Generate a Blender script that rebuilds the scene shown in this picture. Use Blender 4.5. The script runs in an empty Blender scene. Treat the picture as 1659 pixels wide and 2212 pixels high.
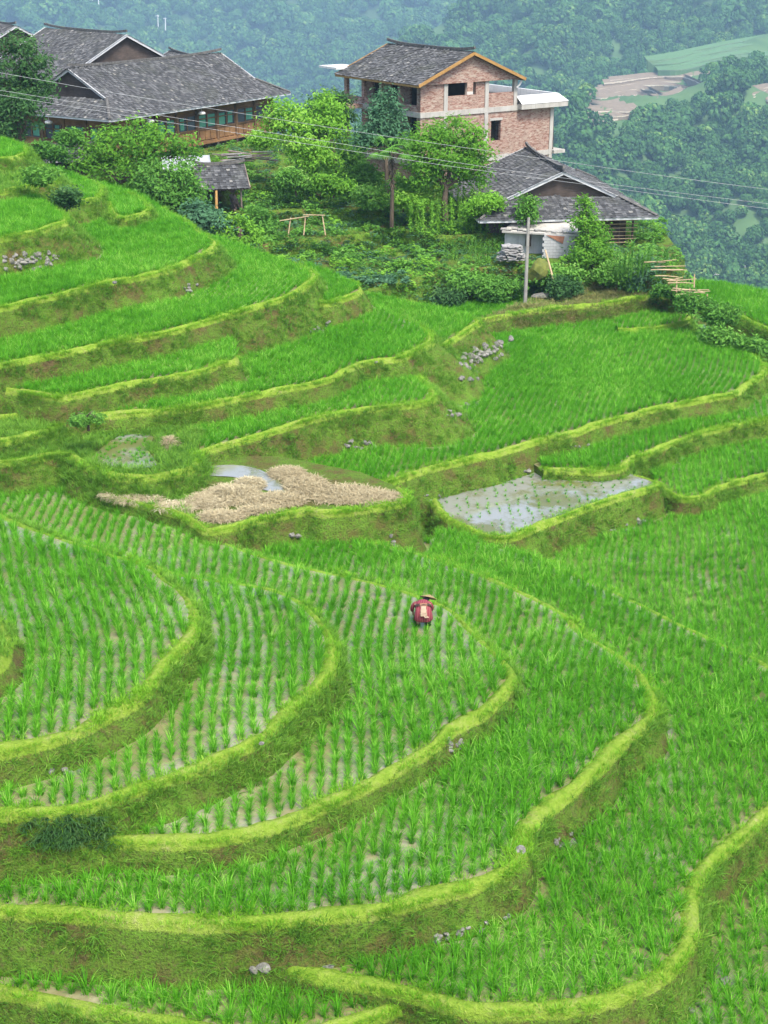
import bpy, bmesh, math, random
import numpy as np
from mathutils import Vector, Matrix, noise

random.seed(7)
rng = np.random.default_rng(7)
SC = bpy.context.scene
COL = SC.collection
R = math.radians

# ------------------------------------------------------------------ camera, sky, sun, exposure
ZC, PITCH, FPX, WPX, HPX = 19.9, R(22.5), 3000.0, 1659.0, 2212.0
cam = bpy.data.cameras.new('camera')
cam.sensor_fit = 'HORIZONTAL'
cam.sensor_width = 36.0
cam.lens = 36.0 * FPX / WPX
cam.clip_end = 6000.0
cam_ob = bpy.data.objects.new('camera', cam)
COL.objects.link(cam_ob)
cam_ob.location = (0, 0, ZC)
cam_ob.rotation_euler = (math.pi / 2 - PITCH, 0, 0)
SC.camera = cam_ob

SUN_EL, SUN_AZ = R(58), R(150)       # azimuth clockwise from +Y: the light comes from behind and to the right of the camera
w = bpy.data.worlds.new('World')
SC.world = w
w.use_nodes = True
nt = w.node_tree
sky = nt.nodes.new('ShaderNodeTexSky')
sky.sky_type = 'NISHITA'
sky.sun_disc = False
sky.sun_elevation = SUN_EL
sky.sun_rotation = SUN_AZ
sky.air_density = 1.0
sky.dust_density = 3.0
sky.ozone_density = 1.0
bg = nt.nodes['Background']
bg.inputs['Strength'].default_value = 0.1
nt.links.new(sky.outputs[0], bg.inputs['Color'])
sun = bpy.data.lights.new('sun', 'SUN')
sun.energy = 1.5
sun.angle = R(12)
sun.color = (1.0, 0.95, 0.86)
sun_ob = bpy.data.objects.new('sun', sun)
COL.objects.link(sun_ob)
sd = Vector((math.sin(SUN_AZ) * math.cos(SUN_EL), math.cos(SUN_AZ) * math.cos(SUN_EL), math.sin(SUN_EL)))
sun_ob.rotation_euler = (-sd).to_track_quat('-Z', 'Y').to_euler()
sun_ob.location = (0, 0, 60)
vs = SC.view_settings
vs.view_transform = 'Standard'
vs.look = 'None'
vs.exposure = 2.0
vs.gamma = 1.0
vs.use_curve_mapping = False
SC.render.engine = 'CYCLES'
SC.cycles.max_bounces = 6
SC.cycles.diffuse_bounces = 3
SC.cycles.transmission_bounces = 3
SC.cycles.volume_bounces = 0
SC.cycles.use_denoising = True

# ------------------------------------------------------------------ geometry helpers
FWD = np.array([0, math.cos(PITCH), -math.sin(PITCH)])
UPV = np.array([0, math.sin(PITCH), math.cos(PITCH)])
def ray(px, py):
    return FWD + np.array([1.0, 0, 0]) * ((px - WPX / 2) / FPX) + UPV * ((HPX / 2 - py) / FPX)
def P(px, py, z):
    """where the sight line through a photograph point meets the level z"""
    r = ray(px, py); t = (z - ZC) / r[2]
    return np.array([r[0] * t, r[1] * t, z])
def PD(px, py, d):
    r = ray(px, py)
    return np.array([r[0] * d, r[1] * d, ZC + r[2] * d])
def pix(p):
    v = np.asarray(p, float) - np.array([0, 0, ZC])
    d = v @ FWD
    return WPX / 2 + FPX * v[..., 0] / d, HPX / 2 - FPX * (v @ UPV) / d, d
def nz(x, y=0.0, z=0.0, s=1.0):
    return noise.noise(Vector((x * s, y * s, z * s)))

def catmull(pts, step):
    pts = [np.asarray(p, float) for p in pts]
    out = []
    n = len(pts)
    for i in range(n - 1):
        p0 = pts[max(i - 1, 0)]; p1 = pts[i]; p2 = pts[i + 1]; p3 = pts[min(i + 2, n - 1)]
        m = max(1, int(np.linalg.norm(p2 - p1) / step))
        for k in range(m):
            t = k / m
            out.append(0.5 * ((2 * p1) + (p2 - p0) * t + (2 * p0 - 5 * p1 + 4 * p2 - p3) * t * t + (3 * p1 - p0 - 3 * p2 + p3) * t ** 3))
    out.append(pts[-1])
    return np.array(out)

def inside(q, poly):
    x, y = q[:, 0], q[:, 1]
    res = np.zeros(len(q), bool)
    n = len(poly)
    j = n - 1
    for i in range(n):
        xi, yi = poly[i]; xj, yj = poly[j]
        c = ((yi > y) != (yj > y))
        with np.errstate(divide='ignore', invalid='ignore'):
            res ^= c & (x < (xj - xi) * (y - yi) / (yj - yi + 1e-12) + xi)
        j = i
    return res

def segdist(q, line, closed=False):
    a = line if closed else line[:-1]
    b = np.roll(line, -1, axis=0) if closed else line[1:]
    best = np.full(len(q), 1e9)
    for p0, p1 in zip(a, b):
        d = p1 - p0
        L = d @ d + 1e-12
        t = np.clip(((q - p0) @ d) / L, 0, 1)
        e = q - (p0 + t[:, None] * d)
        best = np.minimum(best, np.sqrt((e * e).sum(1)))
    return best

class MB:
    """collects faces into one mesh"""
    def __init__(self): self.v = []; self.f = []; self.m = []; self.mats = []; self.a = []
    def add(self, vs_, fs, mi=0, val=None):
        o = len(self.v)
        self.v += [tuple(p) for p in vs_]
        self.f += [tuple(i + o for i in f) for f in fs]
        self.m += [mi] * len(fs)
        self.a += [0.0 if val is None else val] * len(vs_)
    def box(self, c, s, rz=0.0, mi=0, M=None, val=None):
        pts = [Vector((x * s[0] / 2, y * s[1] / 2, z * s[2] / 2)) for x in (-1, 1) for y in (-1, 1) for z in (-1, 1)]
        if M is None: M = Matrix.Rotation(rz, 4, 'Z')
        pts = [(M @ p) + Vector(c) for p in pts]
        self.add(pts, [(0, 1, 3, 2), (4, 6, 7, 5), (0, 4, 5, 1), (2, 3, 7, 6), (0, 2, 6, 4), (1, 5, 7, 3)], mi, val)
    def beam(self, a, b, w_, h_, mi=0, val=None):
        a = Vector(a); b = Vector(b); d = b - a
        if d.length < 1e-6: return
        q = d.to_track_quat('X', 'Z').to_matrix().to_4x4()
        self.box((a + b) / 2, (d.length, w_, h_), M=q, mi=mi, val=val)
    def tube(self, pts, rads, n=6, mi=0, cap=True, val=None):
        pts = [Vector(p) for p in pts]
        rings = []
        for i, p in enumerate(pts):
            t = (pts[min(i + 1, len(pts) - 1)] - pts[max(i - 1, 0)])
            if t.length < 1e-9: t = Vector((0, 0, 1))
            q = t.to_track_quat('Z', 'X')
            r = rads[i] if hasattr(rads, '__len__') else rads
            rings.append([p + q @ Vector((r * math.cos(2 * math.pi * k / n), r * math.sin(2 * math.pi * k / n), 0)) for k in range(n)])
        vv = [x for r_ in rings for x in r_]
        ff = []
        for i in range(len(pts) - 1):
            for k in range(n):
                ff.append((i * n + k, i * n + (k + 1) % n, (i + 1) * n + (k + 1) % n, (i + 1) * n + k))
        if cap:
            ff.append(tuple(range(n - 1, -1, -1))); ff.append(tuple((len(pts) - 1) * n + k for k in range(n)))
        self.add(vv, ff, mi, val)
    def mesh(self, name, mats, smooth=False):
        me = bpy.data.meshes.new(name)
        me.from_pydata(self.v, [], self.f)
        for m in (mats if isinstance(mats, (list, tuple)) else [mats]): me.materials.append(m)
        if any(self.m): me.polygons.foreach_set('material_index', self.m)
        if any(self.a):
            at = me.attributes.new('tone', 'FLOAT', 'POINT'); at.data.foreach_set('value', self.a)
        if smooth: me.polygons.foreach_set('use_smooth', [True] * len(me.polygons))
        me.update()
        return me
    def build(self, name, mats, parent=None, smooth=False):
        return link(name, self.mesh(name, mats, smooth), parent)

def link(name, me, parent=None, loc=None, rot=None, scale=None):
    o = bpy.data.objects.new(name, me)
    COL.objects.link(o)
    if parent: o.parent = parent
    if loc is not None: o.location = loc
    if rot is not None: o.rotation_euler = rot
    if scale is not None: o.scale = scale if hasattr(scale, '__len__') else (scale,) * 3
    return o
def empty(name, loc=(0, 0, 0), rz=0.0):
    o = link(name, None, loc=tuple(loc)); o.rotation_euler = (0, 0, rz)
    o.empty_display_size = 0.3
    return o
def tag(o, label=None, cat=None, group=None, kind=None):
    if label: o['label'] = label
    if cat: o['category'] = cat
    if group: o['group'] = group
    if kind: o['kind'] = kind
    return o

# ------------------------------------------------------------------ materials
class NB:
    def __init__(self, name):
        self.mat = bpy.data.materials.new(name); self.mat.use_nodes = True
        self.t = self.mat.node_tree; self.b = self.t.nodes['Principled BSDF']
        self.co = None
    def n(self, ty, **kw):
        x = self.t.nodes.new(ty)
        for k, v in kw.items(): setattr(x, k, v)
        return x
    def l(self, a, b): self.t.links.new(a, b)
    def coord(self, kind='Object'):
        if not self.co: self.co = self.n('ShaderNodeTexCoord')
        return self.co.outputs[kind]
    def noise(self, scale, detail=4.0, rough=0.6, kind='Object', sc=None):
        x = self.n('ShaderNodeTexNoise')
        src = self.coord(kind)
        if sc:
            mp = self.n('ShaderNodeMapping'); mp.inputs['Scale'].default_value = sc; self.l(src, mp.inputs[0]); src = mp.outputs[0]
        self.l(src, x.inputs['Vector'])
        x.inputs['Scale'].default_value = scale; x.inputs['Detail'].default_value = detail; x.inputs['Roughness'].default_value = rough
        return x.outputs['Fac']
    def ramp(self, fac, stops, interp='LINEAR'):
        x = self.n('ShaderNodeValToRGB'); e = x.color_ramp.elements; x.color_ramp.interpolation = interp
        while len(e) < len(stops): e.new(0.5)
        for el, (p, c) in zip(e, stops):
            el.position = p; el.color = (*c, 1) if len(c) == 3 else c
        self.l(fac, x.inputs[0])
        return x.outputs[0]
    def mix(self, fac, a, b, mode='MIX'):
        x = self.n('ShaderNodeMix', data_type='RGBA', blend_type=mode)
        for s, v in ((x.inputs[0], fac), (x.inputs[6], a), (x.inputs[7], b)):
            if hasattr(v, 'is_linked'): self.l(v, s)
            else: s.default_value = v if not hasattr(v, '__len__') else (*v, 1)
        return x.outputs[2]
    def math(self, op, a, b=0.0, c=None):
        x = self.n('ShaderNodeMath', operation=op)
        for i, v in enumerate((a, b) if c is None else (a, b, c)):
            if hasattr(v, 'is_linked'): self.l(v, x.inputs[i])
            else: x.inputs[i].default_value = v
        return x.outputs[0]
    def attr(self, name):
        x = self.n('ShaderNodeAttribute', attribute_name=name); return x.outputs['Fac']
    def rand(self): return self.n('ShaderNodeObjectInfo').outputs['Random']
    def bump(self, h, strength=0.4, dist=0.05):
        x = self.n('ShaderNodeBump'); x.inputs['Strength'].default_value = strength; x.inputs['Distance'].default_value = dist
        self.l(h, x.inputs['Height']); self.l(x.outputs[0], self.b.inputs['Normal'])
    def done(self, color, rough=0.8, spec=0.3):
        for s, v in ((self.b.inputs['Base Color'], color), (self.b.inputs['Roughness'], rough)):
            if hasattr(v, 'is_linked'): self.l(v, s)
            else: s.default_value = v if not hasattr(v, '__len__') else (*v, 1)
        self.b.inputs['Specular IOR Level'].default_value = spec
        return self.mat

def plain(name, c1, c2, scale=6.0, rough=0.85, bump=0.0, sc=None, spec=0.2):
    k = NB(name); f = k.noise(scale, sc=sc)
    if bump: k.bump(f, bump, 0.03)
    return k.done(k.ramp(f, [(0.3, c1), (0.7, c2)]), rough, spec)

def leafmat(name, dark, light, trans=0.35, tip=None, rough=0.6):
    """thin leaves: colour differs leaf by leaf (tone attribute) and plant by plant; some light passes through"""
    k = NB(name)
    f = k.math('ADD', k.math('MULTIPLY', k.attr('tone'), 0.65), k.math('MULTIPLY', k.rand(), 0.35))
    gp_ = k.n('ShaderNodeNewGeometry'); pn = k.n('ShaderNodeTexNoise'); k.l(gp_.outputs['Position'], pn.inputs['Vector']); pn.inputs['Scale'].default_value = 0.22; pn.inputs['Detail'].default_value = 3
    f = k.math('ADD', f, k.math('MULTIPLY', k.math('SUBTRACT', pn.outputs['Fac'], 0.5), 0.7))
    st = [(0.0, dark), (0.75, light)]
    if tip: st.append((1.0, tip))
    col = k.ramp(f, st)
    k.done(col, rough, 0.12)
    tr = k.n('ShaderNodeBsdfTranslucent'); k.l(col, tr.inputs[0])
    mx = k.n('ShaderNodeMixShader'); mx.inputs[0].default_value = trans
    out = k.t.nodes['Material Output']
    k.l(k.b.outputs[0], mx.inputs[1]); k.l(tr.outputs[0], mx.inputs[2]); k.l(mx.outputs[0], out.inputs['Surface'])
    return k.mat

def mat_bund():
    k = NB('bank_grass_and_earth')
    g = k.attr('tone')                     # 1 on the trodden grassy crest, 0 on the bank face
    n1 = k.noise(0.7, 6, .7); n2 = k.noise(5.0, 6, .7); n3 = k.noise(18, 4, .7)
    face = k.ramp(n1, [(0.32, (0.13, 0.09, 0.04)), (0.42, (0.125, 0.135, 0.03)), (0.48, (0.11, 0.19, 0.022)), (0.66, (0.13, 0.27, 0.025))])
    face = k.mix(k.ramp(n3, [(0.38, (.85, .85, .85)), (0.5, (0, 0, 0))]), face, (0.06, 0.068, 0.02))
    face = k.mix(k.ramp(n2, [(0.54, (0, 0, 0)), (0.70, (.8, .8, .8))]), face, (0.14, 0.11, 0.05))
    crest = k.ramp(k.math('ADD', n2, k.math('MULTIPLY', k.math('SUBTRACT', n1, .5), .9)), [(0.3, (0.15, 0.28, 0.02)), (0.52, (0.24, 0.36, 0.04)), (0.68, (0.28, 0.36, 0.07)), (0.84, (.36, .34, .16))])
    e = k.math('ADD', g, k.math('MULTIPLY', k.math('SUBTRACT', n3, 0.5), 0.7))
    fac = k.ramp(e, [(0.35, (0, 0, 0)), (0.65, (1, 1, 1))])
    k.bump(k.math('ADD', n2, k.math('MULTIPLY', n3, 0.5)), 1.0, 0.2)
    return k.done(k.mix(fac, face, crest), 0.95, 0.1)

def mat_paddy(name='paddy_water', mud=(0.15, 0.12, 0.055), milky=(0.36, 0.35, 0.27), cov=(0.42, 0.62), rough=0.12):
    k = NB(name)
    n1 = k.noise(0.35, 3); n2 = k.noise(5.0, 4)
    f = k.ramp(k.math('ADD', n1, k.math('MULTIPLY', k.math('SUBTRACT', n2, 0.5), 0.3)), [(cov[0], (0, 0, 0)), (cov[1], (1, 1, 1))])
    col = k.mix(f, mud, milky)
    r = k.math('MULTIPLY_ADD', f, -0.35, 0.35 + rough)
    k.bump(n2, 0.08, 0.02)
    return k.done(col, r, 0.9)

M = {}
M['bund'] = mat_bund()
M['paddy'] = mat_paddy('paddy_mud', (0.17, 0.15, 0.06), (0.30, 0.28, 0.18), (0.50, 0.70), 0.1)
M['paddy_open'] = mat_paddy('paddy_open_water', (0.19, 0.17, 0.075), (0.28, 0.265, 0.18), (0.44, 0.62), 0.04)
M['pond'] = mat_paddy('pond_water', (0.10, 0.105, 0.025), (0.20, 0.205, 0.18), (0.42, 0.56), 0.02)
M['rice'] = leafmat('rice_leaf', (0.04, 0.20, 0.006), (0.125, 0.40, 0.016), 0.45, (0.34, 0.60, 0.10))
M['grass'] = leafmat('bank_grass', (0.10, 0.27, 0.012), (0.21, 0.44, 0.025), 0.4, (0.34, 0.52, 0.08))
M['weed'] = leafmat('bank_weed', (0.05, 0.14, 0.014), (0.125, 0.30, 0.024), 0.35, (0.26, 0.36, 0.07))
# ------------------------------------------------------------------ the terraced hillside
# each level: height, lip traced along its bank, points that close the field behind (under the next level)
TERR = [
 # name, z, lip, closing, rice, row angle, batter, crest width
 ('front_right', -2.9, [(1560, 2400), (1640, 2330), (1740, 2260)], [(1850, 1900), (1700, 1700), (1350, 1900), (1300, 2250)], 1, 10, .2, 0.25),
 ('front_left', -1.95, [(-80, 2128), (0, 2146), (120, 2166), (200, 2186), (280, 2201), (350, 2212), (480, 2240), (620, 2240), (750, 2214), (829, 2195), (890, 2168)], [(900, 2100), (600, 2060), (-100, 2000)], 1, 4, .25, 0.31),
 ('front_foot', -3.4, [(-300, 2420), (300, 2440), (900, 2440), (1500, 2420)], [(1600, 2150), (900, 2120), (300, 2120), (-300, 2100)], 0, 0, .25, 0.25),
 ('gully', -3.00, [(2000, 1560), (1900, 1300)], [(1900, 960), (1460, 1060), (1250, 1110), (1100, 1130), (930, 1120), (880, 1140), (1000, 1220), (1300, 1330), (1700, 1520)], 1, 14, .3, 0.25),
 ('broad', -1.6, [(1180, 1215), (1350, 1290), (1430, 1330), (1499, 1363), (1590, 1405), (1659, 1438), (1735, 1500), (1770, 1600), (1740, 1690), (1659, 1764), (1569, 1839), (1519, 1889), (1502, 1954), (1504, 2004), (1484, 2054), (1449, 2104), (1389, 2139), (1304, 2169), (1209, 2184), (1079, 2189), (979, 2182), (904, 2157), (829, 2140), (725, 2121), (650, 2104), (560, 2092)], [(400, 2050), (600, 1900), (900, 1700), (800, 1300), (900, 1180), (960, 1150)], 1, 8, .25, 0.31),
 ('long', -0.55, [(-80, 1966), (0, 1970), (80, 1976), (150, 1980), (300, 1993), (450, 2000), (600, 1996), (700, 1984), (829, 1969), (894, 1954), (1029, 1914), (1109, 1879), (1134, 1839), (1142, 1800), (1209, 1733), (1279, 1678), (1349, 1608), (1404, 1558), (1420, 1518), (1399, 1483), (1374, 1443), (1309, 1398), (1259, 1368), (1229, 1333), (1202, 1318), (1120, 1275), (1020, 1235), (900, 1195), (780, 1165)], [(640, 1130), (500, 1120), (300, 1300), (-150, 1500)], 1, 6, .3, 0.34),
 ('worked', .1, [(150, 1808), (220, 1817), (300, 1822), (450, 1820), (600, 1785), (700, 1745), (829, 1682), (944, 1612), (974, 1580), (1049, 1540), (1099, 1490), (1109, 1450), (1079, 1418), (1029, 1373), (974, 1318), (900, 1285), (820, 1262), (720, 1240), (640, 1222), (540, 1195), (440, 1155)], [(330, 1110), (200, 1075), (0, 1045), (-200, 1030), (-300, 1600), (100, 1700)], 1, -3, .3, 0.28),
 ('inner', 1.0, [(-80, 1768), (0, 1764), (125, 1757), (200, 1744), (300, 1707), (400, 1677), (500, 1632), (575, 1592), (625, 1547), (675, 1497), (715, 1457), (725, 1412), (710, 1367), (680, 1327), (645, 1297), (600, 1277), (525, 1262), (450, 1252), (370, 1236), (290, 1205)], [(150, 1160), (-150, 1120), (-250, 1650)], 1, -10, .3, 0.37),
 ('spur', 1.8, [(-80, 1642), (0, 1629), (75, 1612), (175, 1582), (225, 1552), (300, 1517), (340, 1467), (380, 1417), (420, 1377), (425, 1327), (400, 1287), (350, 1247), (328, 1225), (234, 1197), (146, 1167), (59, 1138), (0, 1112), (-80, 1088)], [(-300, 1100), (-300, 1600)], 1, -17, .35, 0.43),
 ('spur_top', 2.4, [(-80, 1300), (-10, 1335), (14, 1370), (18, 1400), (-4, 1445), (-80, 1480)], [(-200, 1480), (-200, 1300)], 0, 0, .5, 0.31),
 # middle ground
 ('right_low', -2.25, [(1420, 1046), (1444, 1066), (1479, 1080), (1519, 1074), (1554, 1054), (1609, 1039), (1659, 1026), (1800, 1000)], [(1800, 900), (1480, 950), (1400, 1000)], 1, 12, .3, 0.25),
 ('pond', -1.75, [(935, 1085), (950, 1108), (990, 1135), (1050, 1160), (1090, 1166), (1124, 1156), (1199, 1124), (1294, 1089), (1379, 1064), (1426, 1049), (1405, 1036), (1370, 1026)], [(1300, 1000), (1180, 1005), (1000, 1020), (920, 1060)], 0, 0, .35, 0.28),
 ('right_mid', -1.40, [(1800, 885), (1659, 909), (1569, 924), (1494, 944), (1404, 979), (1364, 994), (1349, 1010), (1300, 1020), (1174, 1016)], [(1100, 970), (1300, 880), (1659, 800), (1800, 790)], 1, 10, .3, 0.28),
 ('straw_terrace', 0.55, [(230, 1075), (300, 1090), (400, 1120), (450, 1150), (500, 1140), (570, 1120), (640, 1108), (672, 1102), (682, 1112), (720, 1110), (800, 1100), (870, 1088), (882, 1072), (860, 1052)], [(780, 1020), (600, 985), (400, 985), (250, 1000)], 0, 0, .3, 0.19),
 ('left_step', 1.75, [(-80, 960), (0, 955), (60, 945), (110, 930), (140, 915), (165, 900)], [(220, 870), (-100, 850)], 0, 0, .7, .35),
 ('left_bank', 1.2, [(-80, 1008), (0, 1002), (60, 995), (125, 982), (150, 985), (180, 1005), (230, 1026), (300, 1034), (380, 1026), (428, 1002), (425, 980)], [(440, 935), (300, 880), (-150, 850)], 0, 0, .6, .4),
 ('big', -0.57, [(640, 1022), (700, 1040), (760, 1050), (803, 1052), (829, 1046), (929, 1014), (1079, 979), (1179, 949), (1254, 934), (1279, 921), (1379, 894), (1479, 871), (1579, 854), (1614, 834), (1649, 809), (1655, 789), (1620, 768), (1579, 749), (1529, 729)], [(1404, 700), (1254, 690), (1129, 680), (950, 720), (760, 860), (560, 960)], 1, 16, .35, 0.28),
 ('ledge', 1.05, [(420, 985), (483, 963), (586, 936), (674, 907), (762, 889), (838, 880), (896, 874), (932, 866), (938, 850), (920, 832), (900, 815)], [(880, 760), (700, 790), (500, 830), (380, 880)], 1, 14, (.35, .35, .35, .35, .35, .4, .7, 1.0, 1.1, 1.1, 1.0), 0.28),
 ('second_ledge', 1.35, [(930, 765), (964, 744), (994, 724), (1024, 704), (1036, 694), (1000, 682), (940, 668), (880, 655), (820, 640)], [(760, 640), (800, 720)], 1, 20, .8, 0.28),
 ('middle', 1.90, [(-80, 908), (0, 902), (90, 896), (160, 896), (225, 899), (280, 895), (415, 882), (500, 865), (600, 845), (700, 825), (750, 800), (780, 787), (829, 779), (869, 774), (904, 754), (929, 739), (928, 722), (905, 702), (850, 680)], [(760, 640), (640, 640), (400, 740), (240, 780), (-120, 800)], 1, 14, (.3, .3, .3, .3, .3, .3, .3, .3, .3, .3, .35, .4, .45, .6, .9, 1.1, 1.1, 1., .8), 0.28),
 ('upper_strip', 2.80, [(-80, 838), (0, 842), (70, 852), (120, 860), (150, 858), (215, 845), (320, 822), (425, 807), (480, 785), (505, 786), (512, 775)], [(500, 720), (300, 740), (-100, 780)], 1, 12, .35, 0.25),
 ('step', 3.00, [(672, 640), (690, 655), (712, 657), (728, 650), (760, 640), (780, 626), (768, 612), (740, 600)], [(660, 570), (650, 620)], 1, 25, .5, 0.25),
 ('curved', 3.80, [(-80, 802), (0, 789), (25, 785), (150, 762), (250, 740), (350, 722), (450, 695), (550, 665), (625, 640), (665, 615), (680, 600), (670, 585), (620, 567), (560, 548)], [(470, 515), (300, 540), (-100, 600)], 1, 14, (.3, .3, .3, .3, .3, .3, .35, .5, .6, .7, .7, .7, .6, .6), 0.28),
 ('high', 5.10, [(-80, 684), (0, 667), (100, 645), (200, 620), (300, 600), (375, 580), (435, 552), (465, 532), (462, 522), (440, 508), (400, 478), (350, 450)], [(260, 400), (100, 400), (-100, 460)], 1, 14, (.3, .3, .3, .3, .35, .5, .6, .7, .7, .7, .7, .7), 0.28),
 ('left_shelf', 6.80, [(-80, 530), (0, 517), (75, 502), (120, 487), (142, 480), (135, 462), (110, 445)], [(0, 390), (-150, 390)], 1, 12, (.3, .35, .5, .7, .9, .9, .9), 0.25),
 ('low_nook', 5.70, [(236, 440), (245, 462), (268, 474), (285, 470), (320, 456), (312, 440), (280, 418)], [(200, 395), (200, 440)], 1, 20, .6, 0.22),
 ('nook', 6.10, [(110, 425), (128, 440), (150, 444), (172, 438), (208, 430), (220, 412), (212, 400), (170, 382)], [(100, 360), (60, 400)], 1, 20, .6, 0.22),
 ('brush_mound', 7.30, [(-80, 425), (0, 416), (60, 402), (120, 392), (118, 374), (95, 360)], [(0, 330), (-120, 330)], 0, 0, 1.0, 0.31),
 ('top_shelf', 8.10, [(-80, 355), (0, 346), (45, 338), (58, 326), (45, 312), (0, 300)], [(-150, 290)], 1, 10, .8, 0.31),
 ('flank_upper', -1.0, [(1480, 650), (1560, 668), (1640, 705), (1740, 745)], [(1850, 660), (1659, 632), (1560, 615), (1500, 612)], 1, 10, .6, .3),
 ('flank_lower', -2.3, [(1540, 690), (1600, 725), (1659, 765), (1750, 830)], [(1900, 780), (1800, 690), (1600, 640)], 1, 10, .6, .3),
 # behind: pole strip, dry bank, gardens, village ground
 ('pole_strip', -0.20, [(985, 697), (1064, 690), (1120, 683), (1170, 673)], [(1250, 640), (1000, 640), (900, 655)], 1, 30, .4, 0.22),
 ('small_strip', -0.35, [(1335, 714), (1420, 710), (1470, 700), (1490, 688), (1478, 676)], [(1430, 670), (1330, 690)], 1, 10, .4, 0.19),
 ('dry_bank', 0.35, [(1040, 692), (1110, 681), (1179, 670), (1279, 660), (1379, 646), (1444, 643), (1466, 655), (1475, 640)], [(1440, 600), (1300, 610), (1180, 640), (1090, 668)], 0, 0, .35, 0.43),
 ('garden_low', 1.5, [(590, 620), (700, 618), (800, 628), (880, 610), (960, 592), (1080, 580), (1180, 575), (1290, 575), (1380, 585), (1440, 600)], [(1480, 560), (1420, 480), (560, 480), (520, 560)], 0, 0, .45, 0.25),
 ('garden_mid', 2.4, [(540, 545), (585, 527), (674, 520), (760, 510), (801, 505), (850, 480), (870, 500), (960, 512), (1080, 508), (1180, 505)], [(1240, 470), (1150, 400), (560, 400), (480, 480)], 0, 0, .35, 0.25),
 ('garden_high', 3.2, [(540, 470), (568, 460), (674, 456), (759, 452), (826, 456), (840, 430), (900, 425)], [(980, 400), (950, 340), (500, 340), (450, 430)], 0, 0, .35, 0.25),
 ('garden_top', 3.9, [(470, 420), (560, 400), (680, 400), (800, 395), (920, 400), (1000, 400)], [(1150, 400), (1190, 360), (1000, 340), (720, 325), (640, 305), (560, 270), (300, 240), (-300, 240), (-300, 330), (100, 345), (350, 400)], 0, 0, .5, 0.25),
]
TR = {}
for t in TERR:
    name, z, lip, clo, rice_, ang, bat, cw = t
    L = np.array([P(a, b, z) for a, b in lip])
    C = np.array([P(a, b, z) for a, b in clo])
    b = np.array(bat if hasattr(bat, '__len__') else [bat] * len(lip), float)
    sm = catmull(np.column_stack([L[:, :2], b]), 0.22)
    if len(clo): poly = np.vstack([sm[:, :2], C[:, :2]])
    else: poly = sm[:, :2]
    coarse = np.vstack([sm[::3, :2], sm[-1:, :2], C[:, :2]])
    area = 0.5 * np.sum(coarse[:, 0] * np.roll(coarse[:, 1], -1) - np.roll(coarse[:, 0], -1) * coarse[:, 1])
    TR[name] = dict(clo=clo, z=z, sm=sm, poly=coarse, sgn=1 if area > 0 else -1, rice=rice_, ang=ang, cw=cw, maxb=float(b.max()), lo=coarse.min(0), hi=coarse.max(0))

def surf(q, skip_bank=False):
    """height of the terraced ground at points q (n,2)"""
    q = np.atleast_2d(np.asarray(q, float))
    h = np.full(len(q), -40.0)
    for t in TR.values():
        m = np.all((q > t['lo'] - 4) & (q < t['hi'] + 4), axis=1)
        if not m.any(): continue
        qq = q[m]
        d = np.where(inside(qq, t['poly']), 0.0, segdist(qq, t['poly'], True))
        zz = t['z'] - d / max(t['maxb'], .3)
        h[m] = np.maximum(h[m], np.where(d < 4, zz, -40))
    return h
def hit(px, py, d0, near=5.0, far=5.0):
    """first place where the sight line meets the terraced ground, banks included"""
    ds = np.arange(d0 - near, d0 + far, .06); r_ = ray(px, py)
    pts = np.array([0, 0, ZC]) + ds[:, None] * r_
    h_ = np.full(len(ds), -40.0)
    for t in TR.values():
        if np.all(pts[:, :2].max(0) < t['lo'] - 3) or np.any(pts[:, :2].min(0) > t['hi'] + 3) or np.any(pts[:, :2].max(0) < t['lo'] - 3): continue
        ins = inside(pts[:, :2], t['poly'])
        h_ = np.where(ins, np.maximum(h_, t['z']), h_)
        sm2 = t['sm'][::2]; D2 = np.hypot(pts[:, None, 0] - sm2[None, :, 0], pts[:, None, 1] - sm2[None, :, 1]); k_ = D2.argmin(1)
        dd = D2[np.arange(len(ds)), k_]; b_ = sm2[k_, 2]
        h_ = np.where(~ins & (dd < 4), np.maximum(h_, t['z'] - np.maximum(dd - .1, 0) / b_), h_)
    w_ = np.nonzero(pts[:, 2] <= h_)[0]
    return pts[w_[0]] if len(w_) else P(px, py, 0) * 0 + pts[len(ds) // 2]

def smooth1(a, k=3):
    for _ in range(k):
        b_ = a.copy(); b_[1:-1] = (a[:-2] + 2 * a[1:-1] + a[2:]) / 4; a = b_
    return a

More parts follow.
